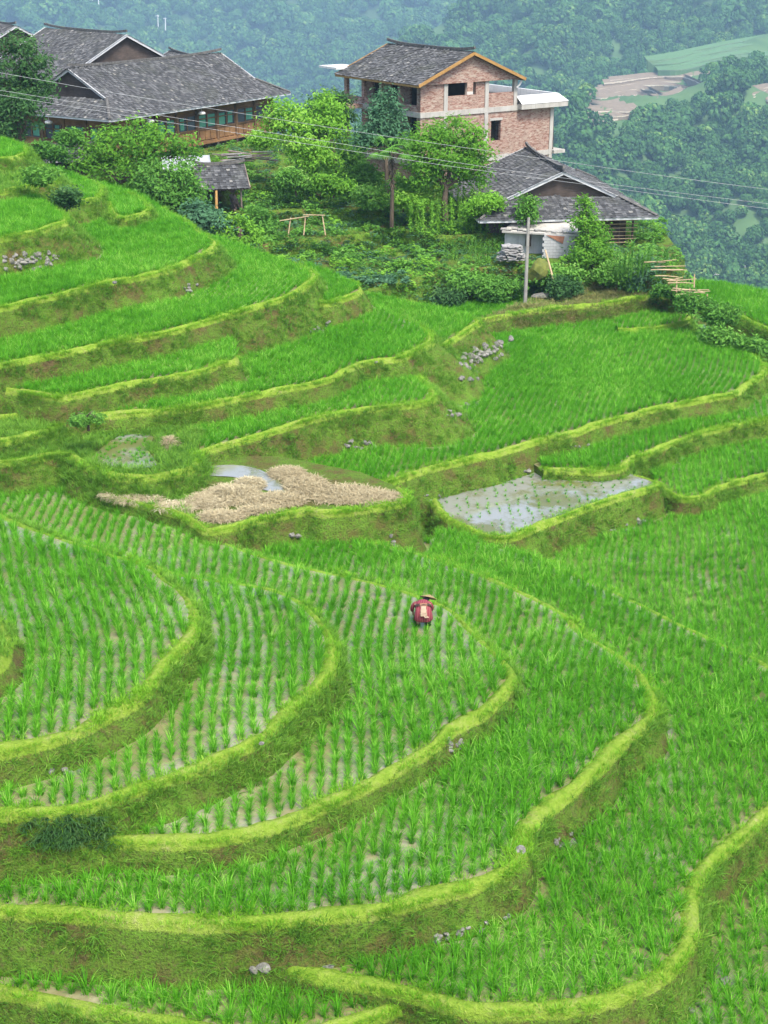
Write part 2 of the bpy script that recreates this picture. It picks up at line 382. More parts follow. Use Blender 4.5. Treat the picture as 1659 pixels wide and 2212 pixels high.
GRASS_PTS = []      # crest grass: x y z scale
WEED_PTS = []       # bank weeds
for name, t in TR.items():
    sm = t['sm']; z = t['z']
    xy = smooth1(sm[:, :2].copy(), 2)
    tan = np.gradient(xy, axis=0); tan = smooth1(tan, 3)
    tan /= np.linalg.norm(tan, axis=1)[:, None] + 1e-9
    nrm = np.column_stack([tan[:, 1], -tan[:, 0]]) * t['sgn']
    n = len(xy); cw = t['cw'] * (.6 if z > .2 or z < -1.65 else .8)
    t['tan'] = tan
    drop = 3.4
    prof0 = [(-cw - .14, -.05), (-cw - .02, .05), (-cw * .75, .11), (-cw * .35, .13), (0, .09), (.06, -.02)]
    dh = [.18, .4, .65, .95, 1.3, 1.7, 2.2, 2.8, drop]
    V = []; A = []
    for i in range(n):
        x, y = xy[i]; nx, ny = nrm[i]; b = sm[i, 2]
        wv = 1 + .55 * nz(x, y, z * 3, .6) + .3 * nz(x, y, z, 1.9); lift = .09 * nz(x, y, 5, .6) + .05 * nz(x, y, 9, 2.1)
        away = min(1.0, max(0.0, (ny - .05) / .45)); wv *= 1 - .55 * away; hf = 1 - .75 * away; lift *= 1 - .7 * away
        for o, hh in prof0:
            if hh > 0: hh *= hf
            e = .05 * nz(x, y, hh * 9 + o * 3, 2.2)
            V.append((x + nx * (o * wv + e), y + ny * (o * wv + e), z + hh * (1 + .3 * e) + (lift if o > -cw else 0) + e * .3)); A.append((1.0 if hh > -.03 and o > -cw - .1 else .55) if 'garden' not in name else .3)
        for k, d_ in enumerate(dh):
            lump = .16 * nz(x, y, z - d_, .9) + .08 * nz(x, y, z - d_, 2.7)
            o = .07 + b * d_ + lump * min(1, d_ * 2)
            V.append((x + nx * o, y + ny * o, z - d_)); A.append(.25 if k == 0 else 0.0)
    npf = len(prof0) + len(dh)
    F = [(i * npf + k, i * npf + k + 1, (i + 1) * npf + k + 1, (i + 1) * npf + k) for i in range(n - 1) for k in range(npf - 1)]
    mb = MB(); mb.v = V; mb.f = F; mb.m = [0] * len(F); mb.a = A
    # the field itself
    fm = MB()
    vv = [(p[0], p[1], z) for p in t['poly']]
    base = (M['pond'] if name == 'pond' else M['paddy_open'] if name in ('worked', 'inner', 'spur', 'long') else M['paddy']) if (t['rice'] or name == 'pond') else M['bund']
    fm.add(vv, [tuple(range(len(vv)))])
    me = fm.mesh('rice_terrace', base)
    bmm = bmesh.new(); bmm.from_mesh(me); bmesh.ops.triangulate(bmm, faces=bmm.faces[:]); bmesh.ops.recalc_face_normals(bmm, faces=bmm.faces[:])
    if bmm.faces[0].normal.z < 0: bmesh.ops.reverse_faces(bmm, faces=bmm.faces[:])
    bmm.to_mesh(me); bmm.free()
    fo = link('rice_terrace' if t['rice'] else 'ground_terrace', me); tag(fo, kind='structure')
    bo = mb.build('bank', M['bund'], fo, True)
    cl = np.vstack([xy[-1:], t['poly'][-len(t['clo']):], xy[:1]])
    sk = MB()
    for p0, p1 in zip(cl[:-1], cl[1:]):
        sk.add([(p0[0], p0[1], z), (p1[0], p1[1], z), (p1[0], p1[1], z - 2.2), (p0[0], p0[1], z - 2.2)], [(0, 1, 2, 3)])
    sk.build('earth_side', M['bund'], fo)
    # grass on crest and face
    length = n * .22
    for _ in range(int(length * 44) if 'garden' not in name else 0):
        i = rng.integers(0, n); u = rng.uniform(-cw - .1, .16)
        if rng.random() < .8 * min(1.0, max(0.0, (nrm[i, 1] - .05) / .45)): continue
        x, y = xy[i] + nrm[i] * u + tan[i] * rng.uniform(-.15, .15)
        if nz(x, y, 3.3, .8) < -.28 + rng.uniform(-.1, .1): continue
        GRASS_PTS.append((x, y, z + .05, rng.uniform(.5, 1.2) * (1 + .7 * nz(x, y, 7.7, .5))))
    for _ in range(int(length * 46)):
        i = rng.integers(0, n); d_ = rng.uniform(0.05, 1.9) ** 1.0; o = .08 + sm[i, 2] * d_
        x, y = xy[i] + nrm[i] * o
        if nz(x, y, z - d_, .7) > -.25 + rng.uniform(-.25, .25):
            WEED_PTS.append((x, y, z - d_ - .03, rng.uniform(.5, 1.15)))
    t['xy'] = xy; t['nrm'] = nrm

# soft ground body under and around all levels
xs = np.arange(-62, 62, 1.25); ys = np.arange(14, 150, 1.25)
gx, gy = np.meshgrid(xs, ys); q = np.column_stack([gx.ravel(), gy.ravel()])
h = np.full(len(q), -60.0)
for t in TR.values():
    d = np.where(inside(q, t['poly']), 0, segdist(q, t['poly'], True))
    h = np.maximum(h, t['z'] - .6 - np.minimum(d, 1.5) * 1.6 - np.maximum(0, d - 1.5) * .62)
top = np.full(len(q), -99.0)
for t in TR.values():
    ex = inside(q, t['poly']) | (segdist(q, t['poly'], True) < 1.3)
    top = np.where(ex, np.maximum(top, t['z']), top)
low = np.full(len(q), 99.0)
for t in TR.values():
    ex = inside(q, t['poly'])
    hi_ = np.zeros(len(q), bool)
    for t2 in TR.values():
        if t2['z'] > t['z'] + .01: hi_ |= inside(q, t2['poly'])
    low = np.where(ex & ~hi_, np.minimum(low, t['z']), low)
h = np.minimum(h, low - .5)
h = h.reshape(gx.shape)
h2 = h.copy()
for dy in (-1, 0, 1):
    for dx in (-1, 0, 1):
        h2 = np.minimum(h2, np.roll(np.roll(h, dy, 0), dx, 1) + .35)
h = h2
HX, HY, HH = xs, ys, h
for _ in range(0):
    h[1:-1, 1:-1] = np.minimum(h[1:-1, 1:-1], (h[:-2, 1:-1] + h[2:, 1:-1] + h[1:-1, :-2] + h[1:-1, 2:] + 2 * h[1:-1, 1:-1]) / 6)
ny_, nx_ = gx.shape
mb = MB(); mb.v = [(float(a), float(b), float(c)) for a, b, c in zip(gx.ravel(), gy.ravel(), h.ravel())]
mb.f = [(j * nx_ + i, j * nx_ + i + 1, (j + 1) * nx_ + i + 1, (j + 1) * nx_ + i) for j in range(ny_ - 1) for i in range(nx_ - 1)]
mb.m = [0] * len(mb.f); mb.a = [0.0] * len(mb.v)
M['slope'] = plain('hill_slope', (0.05, 0.09, 0.02), (0.12, 0.17, 0.04), 0.8, 0.95)
tag(mb.build('hillside', M['slope'], None, True), kind='structure')

# ------------------------------------------------------------------ instanced plants (geometry nodes, for masses nobody could count)
def proto_coll(name, meshes):
    c = bpy.data.collections.new(name)
    for i, me in enumerate(meshes):
        c.objects.link(bpy.data.objects.new('%s_kind_%02d' % (name, i), me))
    return c
def scatter(name, pts, coll, nvar, kind='stuff', label=None, cat=None, tilt=.12, mat=None):
    """pts: rows of x y z scale"""
    pts = np.asarray(pts, float)
    me = bpy.data.meshes.new(name)
    me.vertices.add(len(pts)); me.vertices.foreach_set('co', pts[:, :3].astype(np.float32).ravel())
    def at(nm, ty, data):
        a_ = me.attributes.new(nm, ty, 'POINT'); a_.data.foreach_set('vector' if ty == 'FLOAT_VECTOR' else 'value', data)
    at('size', 'FLOAT', pts[:, 3].astype(np.float32))
    r_ = np.column_stack([rng.normal(0, tilt, len(pts)), rng.normal(0, tilt, len(pts)), rng.uniform(0, 6.283, len(pts))]).astype(np.float32)
    at('turn', 'FLOAT_VECTOR', r_.ravel())
    at('variety', 'INT', rng.integers(0, nvar, len(pts)).astype(np.int32))
    o = link(name, me)
    ng = bpy.data.node_groups.new(name + '_spread', 'GeometryNodeTree')
    ng.interface.new_socket('Geometry', in_out='INPUT', socket_type='NodeSocketGeometry')
    ng.interface.new_socket('Geometry', in_out='OUTPUT', socket_type='NodeSocketGeometry')
    N = ng.nodes
    gi = N.new('NodeGroupInput'); go = N.new('NodeGroupOutput')
    ip = N.new('GeometryNodeInstanceOnPoints'); ci = N.new('GeometryNodeCollectionInfo')
    ci.inputs['Collection'].default_value = coll; ci.inputs['Separate Children'].default_value = True; ci.inputs['Reset Children'].default_value = True
    ip.inputs['Pick Instance'].default_value = True
    def na(nm, ty):
        x = N.new('GeometryNodeInputNamedAttribute'); x.data_type = ty; x.inputs['Name'].default_value = nm; return x.outputs['Attribute']
    e2r = N.new('FunctionNodeEulerToRotation')
    ng.links.new(na('turn', 'FLOAT_VECTOR'), e2r.inputs[0]); ng.links.new(e2r.outputs[0], ip.inputs['Rotation'])
    ng.links.new(na('size', 'FLOAT'), ip.inputs['Scale']); ng.links.new(na('variety', 'INT'), ip.inputs['Instance Index'])
    ng.links.new(gi.outputs[0], ip.inputs['Points']); ng.links.new(ci.outputs[0], ip.inputs['Instance']); ng.links.new(ip.outputs[0], go.inputs[0])
    md = o.modifiers.new('spread', 'NODES'); md.node_group = ng
    tag(o, label, cat, None, kind)
    return o

def blade(mb, base, yaw, length, lean, width, tone, seg=3, droop=1.0):
    dx, dy = math.cos(yaw), math.sin(yaw); px_, py_ = -dy * width / 2, dx * width / 2
    vv = []; 
    for k in range(seg + 1):
        t = k / seg
        out = lean * length * (t ** 1.6); up = length * (t - .38 * droop * lean * t ** 3)
        wd = (1 - t ** 2 * .92)
        x, y, z_ = base[0] + dx * out, base[1] + dy * out, base[2] + up
        vv += [(x + px_ * wd, y + py_ * wd, z_), (x - px_ * wd, y - py_ * wd, z_)]
    mb.add(vv, [(2 * k, 2 * k + 1, 2 * k + 3, 2 * k + 2) for k in range(seg)], 0, tone)

def tuft(name, n, hgt, spread, lean, width, mat, seg=3, r=random):
    mb = MB()
    for _ in range(n):
        a = r.uniform(0, 6.283); rr = spread * math.sqrt(r.random())
        blade(mb, (rr * math.cos(a), rr * math.sin(a), 0), a + r.uniform(-.9, .9), hgt * r.uniform(.6, 1.1), lean * r.uniform(.3, 1.3), width * r.uniform(.8, 1.2), r.random(), seg)
    return mb.mesh(name, mat)

RICE_MESH = [tuft('rice_plant', 30, .40, .065, .75, .0165, M['rice']) for _ in range(6)]
GRASS_MESH = [tuft('grass_tuft', 16, .15, .13, .9, .014, M['grass'], 2) for _ in range(4)]
WEED_MESH = [tuft('weed_tuft', 16, .24, .14, 1.3, .02, M['weed'], 3) for _ in range(4)]
C_RICE = proto_coll('rice_plants', RICE_MESH)
C_GRASS = proto_coll('grass_tufts', GRASS_MESH)
C_WEED = proto_coll('weed_tufts', WEED_MESH)

def visible(pts, mx=140, my=120):
    a, b, d = pix(pts)
    return (a > -mx) & (a < WPX + mx) & (b > -my) & (b < HPX + my) & (d > 1)

RICE = []
for name, t in TR.items():
    if not t['rice']: continue
    z = t['z']; a = R(t['ang'])
    lo, hi = t['poly'].min(0), t['poly'].max(0); c = (lo + hi) / 2; s = np.linalg.norm(hi - lo) / 2
    row, hill = (.35, .12) if name in ('worked', 'inner', 'spur') else (.30, .13)
    us = np.arange(-s, s, row); vs_ = np.arange(-s, s, hill)
    U, W_ = np.meshgrid(us, vs_); U = U.ravel(); W_ = W_.ravel()
    U = U + .4 * np.sin(W_ * .22 + z) + .1 * np.sin(W_ * .7 + z * 2) + rng.normal(0, .022, len(U)); W_ = W_ + rng.normal(0, .05, len(W_))
    q = np.column_stack([c[0] + U * math.cos(a) + W_ * math.sin(a), c[1] - U * math.sin(a) + W_ * math.cos(a)])
    p3 = np.column_stack([q, np.full(len(q), z)])
    m = visible(p3); q = q[m]
    m = inside(q, t['poly']); q = q[m]
    if not len(q): continue
    m = segdist(q, t['xy'][::2]) > t['cw'] * (.6 if z > .2 else .8) + .06; q = q[m]
    keep = np.ones(len(q), bool)
    for n2, t2 in TR.items():
        if t2['z'] <= z + .01: continue
        if not np.any(np.all((q > t2['lo'] - 3) & (q < t2['hi'] + 3), axis=1)): continue
        ins = inside(q, t2['poly'])
        # distance against the visible bank uses that bank's own batter
        near_ok = np.ones(len(q), bool)
        sm2 = t2['sm'][::2]
        for b0 in np.unique(np.round(sm2[:, 2], 1)):
            part = sm2[np.abs(np.round(sm2[:, 2], 1) - b0) < .01]
            dd = np.full(len(q), 1e9)
            for pp in part: dd = np.minimum(dd, np.hypot(q[:, 0] - pp[0], q[:, 1] - pp[1]))
            near_ok &= dd > (t2['z'] - z) * min(b0, 1.) + .2
        keep &= ~ins & near_ok
    q = q[keep]
    thin = rng.random(len(q)) > .05
    q = q[thin]
    dens = np.array([nz(x, y, z, .16) for x, y in q]) - (.35 if name in ('worked', 'inner', 'spur') else 0)
    size = (1.0 + .3 * dens + rng.normal(0, .16, len(q)))
    RICE.append(np.column_stack([q, np.full(len(q), z - .01), size]))
RICE = np.vstack(RICE)
a_, b_, d_ = pix(RICE[:, :3])
infr = (a_ > 5) & (a_ < WPX - 5) & (b_ > 5) & (b_ < HPX - 25)
order = np.argsort(np.where(infr, d_, 1e9))
near = order[:300]
mask = np.ones(len(RICE), bool); mask[near] = False
scatter('rice_plants', RICE[mask], C_RICE, 6, label='green rice planted in rows across the flooded terraces', cat='rice', tilt=.08)
for i in near:
    x, y, z, s = RICE[i]
    o = link('rice_plant', RICE_MESH[random.randrange(6)], loc=(x, y, z), rot=(0, 0, random.uniform(0, 6.28)), scale=float(s))
    tag(o, 'young green rice plant in the lowest paddies nearest the camera', 'rice plant', 'rice plants in the nearest paddies')
gp = np.array(GRASS_PTS); gp = gp[visible(gp[:, :3], 60, 60)]
wp = np.array(WEED_PTS); wp = wp[visible(wp[:, :3], 60, 60)]
scatter('bank_grass', gp, C_GRASS, 4, label='short yellow green grass along the terrace crests', cat='grass', tilt=.2)
scatter('bank_weeds', wp, C_WEED, 4, label='low weeds growing on the terrace banks', cat='weeds', tilt=.35)
print('counts', len(RICE), len(gp), len(wp))
# ------------------------------------------------------------------ the valley and the wooded mountains across it, in hazy air
M['forest_floor'] = plain('forest_floor', (0.02, 0.045, 0.015), (0.05, 0.09, 0.03), 0.08, 0.95)
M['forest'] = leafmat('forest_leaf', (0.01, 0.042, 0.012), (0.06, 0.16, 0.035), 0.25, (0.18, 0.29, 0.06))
M['bare'] = plain('bare_earth', (0.14, 0.105, 0.075), (0.19, 0.15, 0.10), 0.3, 0.95)
M['bare_wall'] = plain('bare_stone_wall', (0.42, 0.36, 0.27), (0.50, 0.45, 0.36), 0.5, 0.95)
M['tea_tread'] = plain('tea_terrace', (0.06, 0.125, 0.05), (0.085, 0.16, 0.06), 0.4, 0.95)
M['meadow'] = plain('meadow', (0.045, 0.095, 0.03), (0.075, 0.135, 0.045), 0.05, 0.95)

def mountain(name, bottom, top, nu, nv, rough, back, mat, seed):
    """a slope between a foot line and a crest line (points given as sight line + distance), with folds and a far side"""
    def line(L, n):
        L = np.array([PD(*p) for p in L]); s = np.linspace(0, 1, len(L)); u = np.linspace(0, 1, n)
        return np.column_stack([np.interp(u, s, L[:, k]) for k in range(3)])
    b = line(bottom, nu); c = line(top, nu)
    V = np.zeros((nv + 2, nu, 3))
    for j in range(nv):
        t = j / (nv - 1)
        V[j] = b * (1 - t) + c * t
        V[j, :, 2] += 22 * math.sin(t * math.pi) * np.array([nz(V[j, i, 0] * .003, V[j, i, 1] * .003, seed) for i in range(nu)])
    for j in range(nv):
        e = math.sin(min(1, j / (nv - 1) * 1.0) * math.pi) ** .5 if j < nv - 1 else .25
        for i in range(nu):
            x, y, z_ = V[j, i]
            V[j, i, 2] += rough * e * (nz(x * .009, y * .009, seed) + .5 * nz(x * .025, y * .025, seed + 3))
    V[nv] = V[nv - 1] + np.array([0, back, -back * .5]); V[nv + 1] = V[nv] + np.array([0, back, -back * .6])
    mb = MB(); mb.v = [tuple(p) for p in V.reshape(-1, 3)]
    mb.f = [(j * nu + i, j * nu + i + 1, (j + 1) * nu + i + 1, (j + 1) * nu + i) for j in range(nv + 1) for i in range(nu - 1)]
    mb.m = [0] * len(mb.f); mb.a = [0] * len(mb.v)
    o = mb.build(name, mat, None, True); tag(o, kind='structure')
    return V[:nv]

def sow(V, spacing, scale, excl=None, jit=.25):
    nv, nu, _ = V.shape; out = []
    for j in range(nv - 1):
        for i in range(nu - 1):
            p00, p10, p01, p11 = V[j, i], V[j, i + 1], V[j + 1, i], V[j + 1, i + 1]
            ar = np.linalg.norm(np.cross(p10 - p00, p01 - p00))
            k = rng.poisson(ar / spacing ** 2)
            for _ in range(k):
                u, v = rng.random(2)
                p = (p00 * (1 - u) + p10 * u) * (1 - v) + (p01 * (1 - u) + p11 * u) * v
                out.append(p)
    out = np.array(out)
    a, b, d = pix(out)
    m = (a > -150) & (a < WPX + 150) & (b > -150) & (b < 760)
    out = out[m]; a = a[m]; b = b[m]
    if excl:
        k = np.ones(len(out), bool)
        for pl, keep in excl: k &= ~(inside(np.column_stack([a, b]), pl) & (rng.random(len(a)) > keep))
        out = out[k]
    sz = scale * np.exp(rng.normal(0, jit, len(out)))
    gpn = np.array([nz(p[0], p[1], p[2], .006) for p in out])
    sz *= 1 + .5 * gpn
    return np.column_stack([out, sz])

def forest_tree(kind, r):
    mb = MB()
    hgt = {'round': 1.0, 'tall': 1.5, 'pine': 1.5, 'bush': .55}[kind]
    n = 250
    for _ in range(n):
        t = r.random()
        if kind == 'pine': rad = .42 * (1 - t) + .04; z_ = .2 + t * (hgt - .2)
        else:
            th = math.acos(1 - 2 * t); rad = .5 * math.sin(th); z_ = hgt * (.55 - .42 * math.cos(th))
            rad *= r.uniform(.75, 1.15)
        a = r.uniform(0, 6.283); x, y = rad * math.cos(a), rad * math.sin(a)
        s = r.uniform(.05, .1)
        nrm = Vector((x + r.uniform(-.3, .3), y + r.uniform(-.3, .3), r.uniform(-.1, .8))).normalized()
        q = nrm.to_track_quat('Z', 'X')
        pts = [Vector((x, y, z_)) + q @ Vector(p) for p in ((-s, -s * .7, 0), (s, -s * .6, 0), (s * .7, s, .03), (-s * .8, s * .8, -.02))]
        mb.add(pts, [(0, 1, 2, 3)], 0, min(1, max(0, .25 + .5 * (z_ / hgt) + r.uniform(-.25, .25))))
    mb.tube([(0, 0, -.15), (0, 0, hgt * .5)], [.05, .02], 4)
    return mb.mesh('forest_tree', M['forest'])
rf = random.Random(5)
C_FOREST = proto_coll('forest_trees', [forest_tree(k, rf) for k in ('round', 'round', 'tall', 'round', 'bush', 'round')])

far_top = [(-300, -330, 2560), (200, -330, 2500), (600, -330, 2560), (1000, -330, 2600), (1500, -330, 2700), (2000, -330, 2700)]
far_bot = [(-300, 420, 1520), (200, 420, 1560), (600, 420, 1600), (1000, 450, 1640), (1500, 450, 1700), (2000, 450, 1700)]
VF = mountain('far_mountain', far_bot, far_top, 60, 36, 50, 400, M['forest_floor'], 1.7)
mid_top = [(690, 330, 1200), (760, 235, 1280), (830, 150, 1340), (890, 90, 1400), (1000, 15, 1480), (1150, -70, 1560), (1400, -180, 1640), (1700, -290, 1720), (2100, -300, 1760)]
mid_bot = [(690, 480, 1040), (780, 500, 1000), (900, 520, 1000), (1100, 520, 1000), (1200, 520, 1000), (1400, 520, 1000), (1600, 520, 1000), (1900, 520, 1000), (2100, 520, 1000)]
VM = mountain('middle_mountain', mid_bot, mid_top, 56, 34, 40, 320, M['meadow'], 4.1)
spur_top = [(1090, 400, 800), (1150, 350, 820), (1215, 285, 850), (1255, 235, 890), (1300, 195, 940), (1400, 165, 1010), (1500, 125, 1070), (1659, 68, 1160), (1850, 0, 1240), (2100, -60, 1280)]
spur_bot = [(1000, 760, 600), (1100, 760, 600), (1180, 760, 600), (1260, 760, 600), (1330, 760, 600), (1400, 760, 600), (1500, 760, 600), (1659, 760, 600), (1850, 760, 600), (2100, 760, 600)]
VS = mountain('spur_hill', spur_bot, spur_top, 60, 40, 26, 240, M['meadow'], 9.3)
light1 = [(880, 60), (1010, 0), (1200, -10), (1130, 60), (1000, 120), (900, 140)]
brown = [(1235, 275), (1262, 230), (1310, 190), (1400, 172), (1500, 165), (1540, 175), (1540, 210), (1480, 240), (1400, 270), (1330, 300), (1240, 310)]
tea = [(1380, 170), (1500, 112), (1659, 52), (1800, 10), (1800, 150), (1700, 185), (1600, 180), (1500, 195)]
brown2 = [(1575, 250), (1620, 190), (1710, 180), (1710, 255)]
slide = [(1405, 640), (1430, 535), (1445, 535), (1475, 640)]
F1 = sow(VF, 12.5, 16)
F2 = sow(VM, 9.3, 12, [(light1, .35)])
F3 = sow(VS, 6.6, 8.8, [(brown, 0), (tea, 0), (brown2, 0), (slide, 0)])
FT_ = np.vstack([F1, F2, F3])
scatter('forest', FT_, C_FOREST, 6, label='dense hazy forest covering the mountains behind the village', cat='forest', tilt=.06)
print('forest', len(FT_))

def slope_at(V, px, py):
    """nearest grown point of a slope along a sight line"""
    a, b, d = pix(V.reshape(-1, 3)); k = np.argmin((a - px) ** 2 + (b - py) ** 2)
    r = ray(px, py); p = V.reshape(-1, 3)[k]; dd = (p - np.array([0, 0, ZC])) @ FWD
    return r * dd + np.array([0, 0, ZC])
def steps(name, V, rows, mt, mw, wall_h, label=None):
    """narrow contour terraces: each row a tread and a dry wall"""
    mb = MB()
    for row in rows:
        pts = [slope_at(V, *p) for p in row]
        zz = np.mean([p[2] for p in pts])
        cv = catmull(np.array(pts), 3.0)
        cv[:, 2] = cv[:, 2] * .25 + zz * .75 + 2.2
        for i in range(len(cv) - 1):
            a, b = cv[i], cv[i + 1]; jit = .5 * nz(a[0], a[1], 2, .2)
            up = np.array([0, 0, wall_h + jit]); bk = np.array([0, 11., 1.4])
            mb.add([a - up, b - up, b, a], [(0, 1, 2, 3)], 1)
            mb.add([a, b, b + bk, a + bk], [(0, 1, 2, 3)], 0)
            mb.add([a - up - np.array([0, 0, 6.]), b - up - np.array([0, 0, 6.]), b - up, a - up], [(0, 1, 2, 3)], 0)
    o = mb.build(name, [mt, mw]); tag(o, kind='structure'); return o
rows = []
for k in range(12):
    t = k / 11
    y0 = 176 + 88 * t; x0 = 1318 - 92 * t ** .8; x1 = 1535 - 200 * t ** 1.3
    rows.append([(x0 + (x1 - x0) * s, y0 + 4 * math.sin(s * 5 + k) - 8 * s * (1 - t)) for s in np.linspace(0, 1, 6)])
steps('bare_terraced_slope', VS, rows, M['bare'], M['bare_wall'], .7)
rows = []
for k in range(9):
    t = k / 8
    rows.append([(1395 + (1700 - 1395) * s + 25 * t, 162 - 110 * s ** 1.05 + t * (8 + 42 * s)) for s in np.linspace(0, 1, 6)])
steps('green_terraced_slope', VS, rows, M['tea_tread'], plain('tea_wall', (.10, .16, .08), (.15, .2, .12), .6), .6)
rows = [[(1590 - k * 2 + (1705 - 1590) * s, 199 + k * 6 - 6 * s) for s in np.linspace(0, 1, 4)] for k in range(5)]
steps('small_bare_slope', VS, rows, M['bare'], M['bare_wall'], .7)
mb = MB(); pts = [slope_at(VS, x, y) + np.array([0, -6, 3.]) for x, y in [(1400, 625), (1470, 625), (1455, 570), (1440, 535), (1430, 540), (1418, 580)]]
mb.add(pts, [tuple(range(6))]); tag(mb.build('landslip', M['bare']), kind='structure')
mb = MB(); mb.add([(-2200, -60, -340), (2200, -60, -340), (2200, 3900, -340), (-2200, 3900, -340)], [(0, 1, 2, 3)])
tag(mb.build('valley_ground', M['forest_floor']), kind='structure')

# air
zt = max(120.0, float(max(VF[..., 2].max(), VM[..., 2].max(), VS[..., 2].max())) + 45)
mb = MB(); mb.box((0, 1960, (zt - 341) / 2), (4600, 4180, zt + 341))
k = bpy.data.materials.new('haze_air'); k.use_nodes = True
k.node_tree.nodes.remove(k.node_tree.nodes['Principled BSDF'])
pv = k.node_tree.nodes.new('ShaderNodeVolumePrincipled')
pv.inputs['Color'].default_value = (0.46, 0.74, 1.0, 1)
pv.inputs['Density'].default_value = 0.00021
pv.inputs['Anisotropy'].default_value = 0.0
k.node_tree.links.new(pv.outputs[0], k.node_tree.nodes['Material Output'].inputs['Volume'])
tag(mb.build('haze', k), kind='stuff')
# ------------------------------------------------------------------ village materials
def mat_tile():
    k = NB('grey_roof_tile')
    n = k.noise(0.7, 4); t = k.attr('tone')
    c = k.ramp(t, [(0.0, (0.045, 0.046, 0.048)), (0.6, (0.085, 0.087, 0.09)), (0.93, (0.14, 0.142, 0.143)), (1.0, (0.26, 0.25, 0.22))])
    c = k.mix(k.ramp(n, [(0.5, (0, 0, 0)), (0.75, (.7, .7, .7))]), c, (0.07, 0.075, 0.06))
    return k.done(c, 0.9, 0.15)
def mat_wood(name, a, b, sc=(1, 1, 8)):
    k = NB(name); f = k.noise(2.2, 5, .65, sc=sc); n = k.noise(.6, 3)
    c = k.mix(k.ramp(n, [(.35, (0, 0, 0)), (.7, (1, 1, 1))]), k.ramp(f, [(.3, a), (.7, b)]), tuple(x * .6 for x in a))
    k.bump(f, .3, .02); return k.done(c, .85, .2)
def mat_brick():
    k = NB('red_brick')
    tc = k.n('ShaderNodeTexCoord'); geo = k.n('ShaderNodeNewGeometry')
    sep = k.n('ShaderNodeSeparateXYZ'); k.l(tc.outputs['Object'], sep.inputs[0])
    u = k.math('ADD', sep.outputs[0], sep.outputs[1])
    cmb = k.n('ShaderNodeCombineXYZ'); k.l(u, cmb.inputs[0]); k.l(sep.outputs[2], cmb.inputs[1])
    br = k.n('ShaderNodeTexBrick'); k.l(cmb.outputs[0], br.inputs['Vector'])
    br.inputs['Scale'].default_value = 1.0; br.inputs['Brick Width'].default_value = .27; br.inputs['Row Height'].default_value = .095
    br.inputs['Mortar Size'].default_value = .012; br.inputs['Mortar Smooth'].default_value = .3; br.inputs['Bias'].default_value = -.1
    br.inputs['Color1'].default_value = (.25, .125, .095, 1); br.inputs['Color2'].default_value = (.35, .225, .175, 1); br.inputs['Mortar'].default_value = (.33, .29, .24, 1)
    n = k.noise(1.1, 5); n2 = k.noise(1.0, 4, .7, sc=(3.2, 3.2, 9)); n3 = k.noise(1.0, 4, .7, sc=(2.1, 2.1, 7))
    c = k.mix(k.ramp(n, [(.45, (0, 0, 0)), (.7, (.6, .6, .6))]), br.outputs['Color'], (.31, .255, .20))
    c = k.mix(k.ramp(n2, [(.5, (0, 0, 0)), (.58, (.8, .8, .8))]), c, (.16, .075, .055))
    c = k.mix(k.ramp(n3, [(.54, (0, 0, 0)), (.62, (.8, .8, .8))]), c, (.38, .32, .26))
    inv = k.math('SUBTRACT', 1.0, br.outputs['Fac']); k.bump(k.math('ADD', inv, n2), .5, .03)
    return k.done(c, .92, .15)
def mat_concrete(name, a, b):
    k = NB(name); n = k.noise(1.6, 5); s = k.noise(2.2, 4, sc=(3, 3, .35))
    c = k.mix(k.ramp(s, [(.5, (0, 0, 0)), (.75, (.6, .6, .6))]), k.ramp(n, [(.3, a), (.7, b)]), tuple(x * .62 for x in a))
    k.bump(n, .25, .02); return k.done(c, .9, .2)
M['tile'] = mat_tile()
M['wood'] = mat_wood('brown_board', (.20, .105, .045), (.33, .185, .085))
M['wood_dark'] = mat_wood('dark_board', (.055, .042, .035), (.11, .085, .07))
M['wood_grey'] = mat_wood('weathered_board', (.17, .13, .105), (.30, .25, .21))
M['post'] = mat_wood('post_wood', (.14, .08, .04), (.24, .14, .07), (6, 6, 1))
M['white_edge'] = plain('white_barge_paint', (.42, .43, .44), (.54, .54, .53), 3, .7)
M['orange'] = plain('orange_varnish', (.27, .15, .045), (.34, .20, .07), 4, .5)
M['brick'] = mat_brick()
M['concrete'] = mat_concrete('grey_concrete', (.30, .285, .25), (.40, .385, .35))
M['white_wall'] = mat_concrete('white_render', (.50, .50, .48), (.60, .60, .58))
M['dark'] = plain('interior_shade', (.012, .011, .01), (.03, .026, .022), 2, .95)  # near-black colour stands in for the shade inside openings
M['curtain'] = plain('green_curtain', (.05, .20, .13), (.12, .33, .22), 3, .8, sc=(6, 6, .4))
M['glass'] = NB('window_glass').done((.05, .06, .06), .15, .5)
M['block'] = mat_concrete('concrete_block', (.33, .33, .33), (.44, .44, .44))
M['bamboo'] = plain('dry_bamboo', (.28, .20, .11), (.42, .33, .20), 3, .7)
M['ridge'] = plain('ridge_tile', (.06, .058, .055), (.14, .135, .125), 5, .95, .4)
M['tin'] = plain('pale_metal_sheet', (.24, .25, .27), (.33, .345, .36), 2, .45)
M['rust'] = plain('rusty_sheet', (.20, .09, .06), (.32, .15, .09), 3, .7)
M['slate'] = plain('stacked_slate', (.16, .155, .15), (.34, .33, .31), 4, .9, .5)

